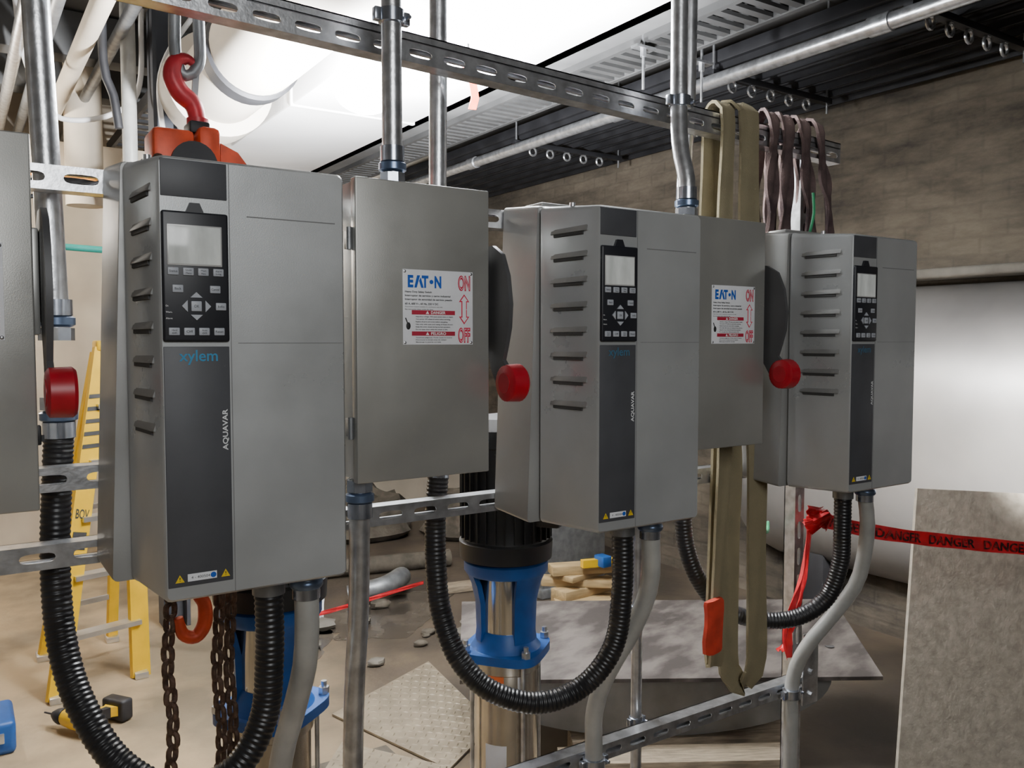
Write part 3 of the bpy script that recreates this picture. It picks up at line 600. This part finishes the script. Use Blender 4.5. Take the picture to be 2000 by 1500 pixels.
a=V(fa[0]);b=V(ta[0]); t_=(b-a).normalized(); wd=V((1,0.3,0)).normalized(); wd=(wd-t_*wd.dot(t_)).normalized()
nrm=wd.cross(t_).normalized()
if nrm.y>0: nrm=-nrm
side=lambda s_,w: a+t_*s_+nrm*0.0165+wd*w
mb=MB(); mb.textmap('BOV',lambda u,v: side(0.80+0.045*v,-0.030+0.060*u),0.02)
wpart(l,'rail_lettering',mb,'ink','black letters on the rail')
mb=MB(); mb.loft([[side(0.66,-0.03),side(0.66,0.03),side(0.74,0.03),side(0.74,-0.03)],[p_+nrm*0.001 for p_ in (side(0.66,-0.03),side(0.66,0.03),side(0.74,0.03),side(0.74,-0.03))]]); wpart(l,'rail_sticker',mb,'ink','black sticker on the rail')
for i in range(5):
    s0=1.12+i*0.06; c4=(side(s0,-0.040),side(s0+0.02,-0.040),side(s0+0.04,0.040),side(s0+0.02,0.040)); mb=MB(); mb.loft([list(c4),[p_+nrm*0.001 for p_ in c4]])
    wpart(l,'warning_stripe',mb,'ink','black diagonal stripe')
g=root('cordless_drill','yellow and black cordless drill lying on the floor','power tool',(0.37,3.80,0.0))
mb=MB(); mb.sweep([(-0.11,0,0.055),(-0.10,0,0.055),(-0.04,0,0.058),(0.0,0,0.058),(0.05,0,0.056),(0.06,0,0.056)],[0.028,0.040,0.044,0.042,0.034,0.028],18)
mb.loft([[V((x+dx*w,y,0.052+dz)) for dx,dz in ((-1,-0.02),(1,-0.02),(1,0.02),(-1,0.02))] for x,y,w in ((-0.045,-0.02,0.026),(-0.05,-0.06,0.020),(-0.06,-0.11,0.022),(-0.065,-0.125,0.034))])
part(g,'drill_body',mb,'yellow')
part(g,'grip',MB().loft([[V((x+dx*w,y,0.052+dz)) for dx,dz in ((-1,-0.022),(1,-0.022),(1,0.022),(-1,0.022))] for x,y,w in ((-0.058,-0.055,0.012),(-0.068,-0.105,0.013))]),'dark','dark rubber grip')
mb=MB(); mb.sweep([(0.06,0,0.056),(0.075,0,0.056),(0.095,0,0.056),(0.12,0,0.056)],[0.032,0.034,0.028,0.014],14); mb.cyl((0.12,0,0.056),(0.17,0,0.056),0.004,seg=8); part(g,'chuck',mb,'dark','black keyless chuck')
part(g,'trigger',MB().box(-0.028,-0.015,-0.060,-0.035,0.045,0.060,0.004),'dark')
part(g,'battery_pack',MB().box(-0.125,-0.005,-0.185,-0.125,0.005,0.095,0.012,3),'dark','black battery pack')
g.rotation_euler=(0,0,math.radians(125))
tb_=root('tool_case','blue tool case with silver latches on the floor','tool box',(0.06,3.86,0.0))
part(tb_,'case_body',MB().box(-0.22,0.10,-0.13,0.13,0.0,0.13,0.02,3),'blue'); part(tb_,'handle',MB().sweep(catmull([(-0.12,0,0.125),(-0.12,0,0.155),(0.0,0,0.155),(0.0,0,0.125)],0.01),0.008,8),'black')
part(tb_,'latch',MB().box(0.02,0.06,-0.137,-0.128,0.05,0.09,0.003),'galv','silver latch')

# ------------------------------------------------------------------ steel plate on saddle, tread plates
mb=MB()
q=[V((1.49,2.60,0.36)),V((2.80,1.78,0.36)),V((3.17,2.26,0.46)),V((1.80,3.12,0.46))]
mb.loft([q,[v+V((0,0,0.014)) for v in q]])
solo('steel_plate','large weathered steel plate lying across a curved support','steel plate',mb,'plate',q[0])
for (t,s_) in ((0.93,0.35),(0.12,0.25)):
    mb=MB(); c=q[0].lerp(q[1],t)+(q[3]-q[0])*s_+V((0,0,0.0145)); mb.cyl(c,c+V((0,0,0.001)),0.018,seg=16)
    solo('lifting_hole','dark lifting hole in the steel plate','hole',mb,'slit',c,'lifting holes')
mb=MB(); ex=(q[1]-q[0]).normalized(); ey=V((-ex.y,ex.x,0)); base=(q[0]+q[1])/2+ey*0.06-ex*0.05; base.z=0.355
rings=[]
for off in (0,0.40):
    rings.append([base+ey*off+ex*(0.66*math.cos(a))+V((0,0,-0.225*abs(math.sin(a))**0.9)) for a in [math.pi+math.pi*i/28 for i in range(29)]])
mb.loft(rings); solo('curved_saddle','grey curved steel saddle under the plate','steel saddle',mb,'arch',base)
def tread(label,pts,n=17):
    mb=MB(); P=[V((x,y,z)) for x,y,z in pts]; mb.loft([P,[v+V((0,0,0.008)) for v in P]])
    for i in range(n):
        for j in range(n):
            u=(i+0.5)/n; v=(j+0.5)/n; c=P[0].lerp(P[1],u).lerp(P[3].lerp(P[2],u),v)+V((0,0,0.0085)); a=math.radians(45 if (i+j)%2 else -45)
            dx=V((math.cos(a),math.sin(a),0))*0.016; dy=V((-math.sin(a),math.cos(a),0))*0.005; top=c+V((0,0,0.004))
            vs=[mb.bm.verts.new(k) for k in (c-dx,c-dy,c+dx,c+dy)]; tp=mb.bm.verts.new(top)
            for k in range(4): mb.bm.faces.new((vs[k],vs[(k+1)%4],tp))
    mb._done(); solo('tread_plate',label,'steel plate',mb,'checker',P[0],'tread plates on the floor')
tread('beige diamond tread plate lying on the floor',[(1.30,3.36,0.004),(1.49,2.68,0.004),(1.82,2.90,0.004),(1.92,3.66,0.004)])
tread('beige diamond tread plate lying beside the saddle',[(1.0,2.78,0.03),(1.34,2.55,0.03),(1.47,2.66,0.03),(1.22,3.05,0.03)],11)
mb=MB(); mb.box(1.02,1.36,2.62,2.95,0.002,0.03,0.003); solo('packing_block','dark packing timber under a tread plate','timber',mb,'rubble',(1.2,2.8,0))
# ------------------------------------------------------------------ timber on dolly
def board(label,c,L,W,H,ang,m='wood'):
    a=math.radians(ang); mb=MB(); mb.box(-L/2,L/2,-W/2,W/2,0,H,0.004)
    o=solo('timber_board',label,'timber',mb,m,(0,0,0),'timber offcuts'); o.location=c; o.rotation_euler=(0,0,a)
dl=root('timber_dolly','small wooden dolly with black swivel casters','dolly',(2.82,3.55,0.0))
part(dl,'deck',MB().box(-0.22,0.22,-0.16,0.16,0.13,0.17,0.005),'wood')
for x in (-0.17,0.17):
    for y in (-0.12,0.12):
        mb=MB(); mb.cyl((x-0.015,y,0.045),(x+0.015,y,0.045),0.045); mb.box(x-0.025,x+0.025,y-0.02,y+0.02,0.085,0.13,0.003); part(dl,'caster',mb,'black','black swivel caster')
board('short pale timber block on the dolly',(2.80,3.50,0.17),0.38,0.15,0.06,-25); board('pale timber board stacked on the dolly',(2.84,3.56,0.23),0.42,0.12,0.05,5); board('pale timber board crossing the stack',(2.80,3.55,0.28),0.44,0.10,0.04,-40); board('thin pale timber strip on top of the stack',(2.84,3.57,0.32),0.34,0.10,0.03,12); board('pale timber block topping the stack',(2.80,3.55,0.35),0.36,0.10,0.05,-20)
cl=root('bar_clamp','yellow bar clamp with blue grip on the timber','clamp',(2.9,3.42,0.40)); wpart(cl,'clamp_bar',MB().bar((2.74,3.48,0.42),(3.0,3.42,0.415),0.035,0.04),'yellow'); wpart(cl,'clamp_grip',MB().box(2.82,2.88,3.40,3.48,0.40,0.46,0.008),'blue','blue grip')
for i in range(3): board('rough timber sleeper lying under the saddle',(1.98+0.14*i,2.02+0.12*i,0.0),0.85,0.13,0.125,-33+2*i,'sleeper')
a=V((2.634,1.62,0.0)); e=V((0.86,-0.50,0)).normalized(); up=V((0.29,0.12,1.06))
mb=MB(); P=[a,a+e*0.98,a+e*0.98+up*0.95,a+up]; th=V((0.45,0.75,-0.1)).normalized()*0.018
mb.loft([P,[v+th for v in P]]); solo('leaning_board','pale scuffed plywood board leaning upright','board',mb,'ply',a)

# ------------------------------------------------------------------ red tape
def tape(label,pts,w,wv=(0,0,1),text=True,wob=0.12):
    o=root('barrier_tape',label,'tape',pts[0],'red barrier tape'); mb=MB(); mb.ribbon(pts,wv,w,0.001,wob); wpart(o,'tape_ribbon',mb,'tape')
    if text:
        P=[V(p) for p in pts]; tot=(P[-1]-P[0]).length; n=int(tot/0.17)
        C=catmull(pts,0.02); nr=(P[-1]-P[0]).cross(V((0,0,1))).normalized(); 
        if nr.y>0: nr=-nr
        for i in range(n):
            mb=MB()
            def fn(u,v,i=i):
                s_=(i+0.08+0.84*u)/n*(len(C)-1); k=min(int(s_),len(C)-2); p=C[k].lerp(C[k+1],s_-k); return p+nr*0.004+V((0,0,(v-0.5)*w*0.66))
            mb.textmap('DANGER',fn,0.02); wpart(o,'tape_lettering',mb,'tapeink','black lettering')
tape('red barrier tape with black lettering stretched from the post',[(PX+0.03,1.59,1.065),(2.35,1.47,1.015),(2.75,1.30,0.955),(3.2,1.08,0.90),(3.6,0.88,0.87)],0.042)
tape('twisted red tape tail hanging from the post',[(2.115,1.59,1.09),(2.085,1.58,0.98),(2.05,1.585,0.85),(2.03,1.60,0.74),(2.04,1.60,0.66)],0.028,(0.8,0.1,0.3),False,0.5)
tape('second red tape tail hanging from the knot',[(2.14,1.60,1.08),(2.10,1.59,0.96),(2.08,1.60,0.80),(2.05,1.62,0.70),(2.02,1.62,0.68)],0.022,(0.5,0.5,0.3),False,0.5)
mb=MB()
for i in range(9):
    a=i*0.9; mb.ribbon([(PX-0.025+0.012*math.sin(a),1.583,1.10-0.008*i),(PX+0.02,1.570-0.004*i,1.078+0.014*math.cos(a)),(PX+0.062,1.588,1.09-0.007*i)],(0,0,1),0.024,0.002,0.5)
solo('tape_knot','crumpled red tape knot tied round the post','tape',mb,'tape',(PX,1.59,1.08))
tape('red tape strung low across the floor area',[(1.05,4.0,0.24),(1.5,4.1,0.20),(2.2,4.25,0.22)],0.022,(0,0,1),False)
mb=MB(); mb.sweep(catmull([(1.98,1.66,1.30),(1.98,1.68,1.12),(2.03,1.72,1.04),(2.15,1.78,0.99),(2.3,1.9,0.98)],0.02),0.006,8); solo('green_rope','thin green rope hanging beside the post','rope',mb,'green',(2.0,1.6,1.2))
mb=MB(); mb.sweep(catmull([(2.06,1.56,2.02),(2.045,1.545,1.96),(2.02,1.54,1.90),(2.0,1.54,1.87)],0.02),0.004,8); solo('green_rope','thin green rope among the maroon slings','rope',mb,'green',(2.0,1.56,2.0))

# ------------------------------------------------------------------ floor clutter at back
mb=MB(); mb.cyl((1.5,5.5,0.06),(2.9,5.2,0.06),0.06); solo('scrap_pipe','rusty brown pipe lying on the floor by the wall','pipe',mb,'rubble',(2.2,5.3,0))
mb=MB(); mb.sweep(catmull([(1.95,4.75,0.06),(2.15,4.68,0.10),(2.3,4.75,0.12),(2.35,4.9,0.06)],0.03),0.06,18); solo('pipe_elbow','grey bent pipe elbow on the floor','pipe',mb,'galvdk',(2.1,4.8,0.1))
mb=MB(); mb.ribbon([(1.60,4.62,0.01),(1.66,4.72,0.20),(1.66,4.80,0.42),(1.75,4.95,0.52)],(1,-0.6,0),0.26,0.004,0.1); solo('sheet_offcut','pale bent sheet metal offcut on the floor','sheet metal',mb,'galv',(1.6,4.8,0))
mb=MB(); mb.box(3.0,3.5,4.2,4.26,0.0,0.95,0.01); mb.box(2.98,3.52,4.18,4.28,0,0.06,0.01); solo('grey_panel','upright dull grey panel standing on the floor','panel',mb,'galvdk',(3.2,4.2,0))
for i,(x,y,s_) in enumerate(((3.55,6.0,0.40),(2.75,6.5,0.44),(1.6,6.6,0.42))):
    mb=MB(); mb.ball((0,0,0),s_,26,(1.0,0.9,1.0))
    for v in mb.bm.verts:
        k=1+0.10*math.sin(v.co.x*17+i)*math.cos(v.co.y*13)+0.07*math.sin(v.co.z*29)+0.05*math.sin(v.co.x*41+v.co.y*37); v.co*=k; v.co.z=max(v.co.z,0)
    o=solo('rubble_heap','brown rubble heap against the wall','rubble',mb,'rubble',(0,0,0),'rubble heaps'); o.location=(x,y,0)
board('grey weathered plank on the floor',(2.9,4.6,0.003),0.8,0.12,0.04,-10,'sleeper')
for i in range(22):
    x=random.uniform(1.5,3.6); y=random.uniform(3.75,5.2); s_=random.uniform(0.015,0.055); mb=MB(); mb.ball((0,0,0),s_,8,(1.3,1,0.6))
    for v in mb.bm.verts: v.co*=1+0.2*math.sin(v.co.x*170+i)*math.cos(v.co.y*130)
    o=solo('rubble_lump','broken concrete lump on the floor','rubble',mb,random.choice(['rubble','ledge']),(0,0,0),'broken concrete lumps'); o.location=(x,y,s_*0.5)

# ------------------------------------------------------------------ ceiling services
dt=root('air_duct','large pale rectangular duct running under the ceiling','duct',(1.67,4.4,2.7))
wpart(dt,'duct_shell',MB().box(1.35,1.98,1.78,7.15,2.70,3.10,0.01),'duct')
for y in (3.9,5.4): wpart(dt,'joint_flange',MB().box(1.34,1.985,y,y+0.025,2.692,3.105,0.003),'duct')
mb=MB(); mb.box(2.0,2.33,0.3,7.15,2.90,3.25,0.005); mb.box(2.0,2.02,0.3,7.15,2.70,3.2); mb.box(2.0,2.10,0.3,7.15,2.70,2.72); solo('ceiling_beam','dark steel beam beside the duct','beam',mb,'beamgrey',(2.15,3.5,2.86))
mb=MB()
for x in (2.36,2.60): mb.box(x-0.012,x+0.012,0.3,7.15,2.80,2.90)
y=0.4
while y<7.1: mb.box(2.37,2.59,y,y+0.035,2.805,2.82); y+=0.07
solo('cable_tray','dark slotted cable tray running under the ceiling','cable tray',mb,'beamgrey',(2.48,3.5,2.8))
mb=MB(); mb.cyl((2.95,0.3,2.79),(2.95,7.18,2.79),0.032)
for y in (1.9,3.4,4.9): mb.cyl((2.95,y,2.79),(2.95,y+0.09,2.79),0.038)
solo('overhead_conduit','long shiny conduit under the ceiling','pipe',mb,'galv',(2.95,3.5,2.79))
for i,x in enumerate((3.12,3.26,3.40,3.54,3.68,3.82,3.96,4.10)):
    mb=MB()
    mb.box(x-0.03,x+0.03,0.3,7.18,2.93,2.99,0.006); mb.box(x-0.006,x+0.006,0.3,7.18,2.90,2.93)
    solo('ceiling_rail','dark steel rail running under the ceiling','steel rail',mb,'dark',(x,3.5,2.93),'parallel dark rails at the ceiling')
for x in (2.72,2.84):
    mb=MB(); mb.box(x-0.02,x+0.02,0.3,7.18,2.92,2.99,0.004); solo('ceiling_rail','dark steel rail running under the ceiling','steel rail',mb,'dark',(x,3.5,2.93),'parallel dark rails at the ceiling')
for y in (1.25,1.9,2.9,4.6):
    hg=root('pipe_hanger','dark trapeze hanger with a row of clamps','pipe hanger',(3.4,y,2.86),'pipe hangers')
    part(hg,'hanger_channel',MB().box(-0.35,0.55,-0.02,0.02,0.0,0.03,0.002),'dark')
    for i in range(5):
        x=-0.20+i*0.14
        mb=MB(); mb.sweep([V((x+0.026*math.cos(a),0,-0.026+0.026*math.sin(a))) for a in [2*math.pi*k/12 for k in range(12)]],0.007,8,closed=True); mb.box(x-0.012,x+0.012,-0.012,0.012,-0.002,0.006); part(hg,'ring_clamp',mb,'galv','shiny ring clamp')
    for x in (-0.33,0.53): part(hg,'threaded_rod',MB().cyl((x,0,-0.05),(x,0,0.54),0.006,seg=8),'galv')
pp=root('insulated_pipe','large white insulated pipe with a flanged end, passing beside the lamps','pipe',(1.06,3.7,2.78))
wpart(pp,'pipe_jacket',MB().cyl((1.06,1.9,2.80),(1.06,4.15,2.78),0.185,seg=40),'white')
mb=MB(); mb.sweep([(1.06,4.02,2.78),(1.06,4.03,2.78),(1.06,4.22,2.78),(1.06,4.25,2.78)],[0.19,0.240,0.240,0.20],40); wpart(pp,'pipe_flange',mb,'white')
mb=MB(); mb.sweep([(1.06,3.50,2.78),(1.06,3.51,2.78),(1.06,3.60,2.78),(1.06,3.61,2.78)],[0.185,0.197,0.197,0.185],40); mb.cyl((1.06,3.55,2.95),(1.06,3.55,3.39),0.01,seg=8); wpart(pp,'support_band',mb,'dark','dark steel band')
def run(name,label,cat,pts,r,m,group=None):
    solo(name,label,cat,MB().sweep(catmull(pts,0.05),r,14),m,V(pts[0]),group)
mb=MB(); mb.box(0.93,0.95,4.9,5.05,0,3.39); mb.box(1.05,1.07,4.9,5.05,0,3.39); mb.box(0.95,1.05,4.97,4.985,0,3.39); solo('steel_column','dark steel column from floor to ceiling','column',mb,'darkcol',(1,5,0))
run('wall_pipe','grey vertical pipe near the column','pipe',[(0.76,4.6,3.39),(0.76,4.6,2.4),(0.76,4.62,1.4)],0.035,'greyconduit')
run('wall_pipe','thick cream vertical pipe','pipe',[(0.72,6.0,3.39),(0.72,6.0,2.8),(0.72,6.0,2.45)],0.11,'nwall')
for x,z,r,m in ((0.30,3.05,0.03,'galv'),(0.42,3.08,0.03,'galvdk'),(0.56,3.02,0.045,'nwall'),(0.72,3.10,0.03,'galvdk')):
    run('ceiling_conduit','conduit running along under the ceiling','pipe',[(x,2.4,z),(x,4.5,z),(x,7.15,z)],r,m,'conduits under the ceiling')
mb=MB(); mb.box(-1.5,1.3,6.2,6.4,2.72,2.88,0.005); solo('timber_lintel','pale horizontal beam under the ceiling','beam',mb,'nwall',(0,6.3,2.7))
mb=MB(); mb.box(-0.9,-0.1,4.7,7.1,3.1,3.3,0.01); solo('ceiling_box','pale boxed-in beam at the ceiling','beam',mb,'nwall',(-0.5,6,3.1))
run('cable','orange cable sagging along the beam','cable',[(-1.0,5.9,2.62),(-0.2,5.8,2.66),(0.4,5.8,2.60),(0.75,5.7,2.55),(0.85,5.5,2.30),(0.85,5.5,1.9)],0.022,'orangec','loose cables')
run('cable','dark cable bundle hanging in front of the beam','cable',[(-1.0,5.5,2.50),(0.0,5.5,2.44),(0.6,5.45,2.50),(1.1,5.4,2.40)],0.028,'dark','loose cables')
run('cable','thin dark cable sagging across the room','cable',[(-1.0,5.3,2.38),(0.0,5.3,2.32),(0.5,5.3,2.42),(1.1,5.2,2.62)],0.012,'dark','loose cables')
run('cable','white cable drooping from the ceiling','cable',[(0.30,5.0,3.39),(0.35,5.0,3.0),(0.50,5.0,2.75),(0.85,5.0,2.9),(0.9,5.0,3.39)],0.014,'duct','loose cables')
run('cable','white cable running down the column','cable',[(1.15,4.8,3.39),(0.95,4.8,3.0),(0.98,4.8,2.5),(1.0,4.8,2.1)],0.014,'duct','loose cables')
run('cable','black cable running down from the ceiling','cable',[(0.62,4.4,3.39),(0.62,4.4,2.9),(0.66,4.4,2.75),(0.68,4.4,2.6)],0.02,'dark','loose cables')
run('teal_pipe','teal horizontal pipe on the wall','pipe',[(0.3,5.7,2.18),(0.5,5.7,2.16),(1.2,5.7,2.14)],0.02,'teal')
mb=MB()
for x in (-0.9,0.1): mb.box(x-0.015,x+0.015,4.6,7.1,3.0,3.08)
y=4.7
while y<7: mb.box(-0.9,0.1,y,y+0.03,3.01,3.04); y+=0.16
solo('ladder_tray','dark ladder tray under the ceiling','cable tray',mb,'dark',(-0.4,5.8,3.0))
mb=MB()
for x in (1.02,1.28): mb.box(x-0.012,x+0.012,4.5,7.1,3.02,3.09)
y=4.6
while y<7: mb.box(1.02,1.28,y,y+0.05,3.03,3.05); y+=0.16
solo('ladder_tray','dark ladder tray beside the column','cable tray',mb,'dark',(1.25,5.8,3.0))
for i,(y0,x0) in enumerate(((5.2,0.2),(6.0,0.0))):
    mb=MB(); mb.box(-2.5,1.3,y0,y0+0.16,3.14,3.38,0.005); solo('ceiling_joist','heavy ceiling joist crossing the room','beam',mb,'beamgrey',(0,y0,3.2),'ceiling joists')
st=root('orange_strap','short orange strap dangling on a cord from the duct','strap',(1.55,2.62,2.70))
wpart(st,'strap_tail',MB().loft([[V((x-0.014,2.62,z)),V((x+0.014,2.615,z)),V((x+0.014,2.620,z)),V((x-0.014,2.625,z))] for x,z in ((1.535,2.56),(1.55,2.555),(1.565,2.50),(1.572,2.46),(1.560,2.42))]),'orange')
wpart(st,'cord',MB().cyl((1.545,2.62,2.55),(1.545,2.62,2.70),0.004,seg=8),'ink')
for (x,z) in ((2.35,2.86),(2.68,2.86)):
    mb=MB(); mb.cyl((x,2.6,z-0.25),(x,2.6,3.39),0.006,seg=8); mb.cyl((x,2.6,z-0.12),(x,2.6,z-0.09),0.014,seg=6); mb.box(x-0.05,x+0.05,2.58,2.62,z-0.09,z-0.08); solo('threaded_hanger','threaded hanger rod with nuts','hanger rod',mb,'galv',(x,2.6,z),'hanger rods')

# ------------------------------------------------------------------ lamps and added lights
def lamp(label,c,r,sc):
    c=V(c); o=root('work_lamp',label,'lamp',c,'temporary work lamps')
    part(o,'diffuser',MB().ball((0,0,0),r,28,sc),'bulb','glowing white diffuser')
    part(o,'lamp_holder',MB().cyl((0,0,r*sc[2]-0.005),(0,0,r*sc[2]+0.09),0.025),'duct','white lamp holder')
    part(o,'cable',MB().cyl((0,0,r*sc[2]+0.08),(0,0,3.39-c.z),0.006,seg=8),'dark')
def plight(loc,en,col=(1,1,1),s=0.1):
    L=bpy.data.lights.new('back_fill','POINT'); L.energy=en; L.color=col; L.shadow_soft_size=s
    o=bpy.data.objects.new('back_fill',L); o.location=loc; link(o)
def spot(loc,tgt,en,ang,col=(1,1,1),s=0.08):
    L=bpy.data.lights.new('unseen_spot','SPOT'); L.energy=en; L.spot_size=math.radians(ang); L.spot_blend=1.0; L.shadow_soft_size=s; L.color=col
    o=bpy.data.objects.new('unseen_spot',L); o.location=loc; o.rotation_euler=(V(tgt)-V(loc)).to_track_quat('-Z','Y').to_euler(); link(o)
lamp('large glowing work lamp hanging beside the duct',(1.30,2.95,2.53),0.12,(1,1,0.75))
lamp('bright work lamp hanging above the overhead strut',(1.30,2.15,2.53),0.08,(1,1,0.8))
spot((1.20,2.80,2.05),(1.35,3.20,2.80),1500,140,(0.95,0.97,1.0))  # uplight without a fitting, added to blow out the duct and pipe
spot((1.55,2.05,2.12),(1.65,2.35,2.80),500,120,(0.95,0.97,1.0))  # second added uplight, whitens the near stretch of duct
def alight(loc,tgt,size,en,col=(1,1,1)):
    L=bpy.data.lights.new('front_fill','AREA'); L.energy=en; L.size=size; L.color=col
    o=bpy.data.objects.new('front_fill',L); o.location=loc; o.rotation_euler=(V(tgt)-V(loc)).to_track_quat('-Z','Y').to_euler(); link(o)
alight((0.1,-1.6,2.6),(1.0,1.4,1.5),1.2,46,(0.98,0.995,1.0))  # unseen fill added behind the camera for the cabinet fronts
plight((-0.4,5.6,2.5),150,(1,0.93,0.82))  # unseen warm light added to brighten the back left of the room
spot((3.05,0.95,1.5),(3.85,1.95,1.12),520,62,(1,0.98,0.95))  # unseen off-frame spot for the hot patch on the vessel
w=bpy.data.worlds.new('W'); S.world=w; w.use_nodes=True; w.node_tree.nodes['Background'].inputs[0].default_value=(0.8,0.85,0.9,1); w.node_tree.nodes['Background'].inputs[1].default_value=0.05

cam=bpy.data.cameras.new('cam'); cam.lens=29.7; cam.sensor_width=36; co=bpy.data.objects.new('camera',cam); link(co)
co.location=(0,0,1.6); co.rotation_euler=(math.radians(90-2.95),0,math.radians(-33.43)); S.camera=co; cam.clip_start=0.05
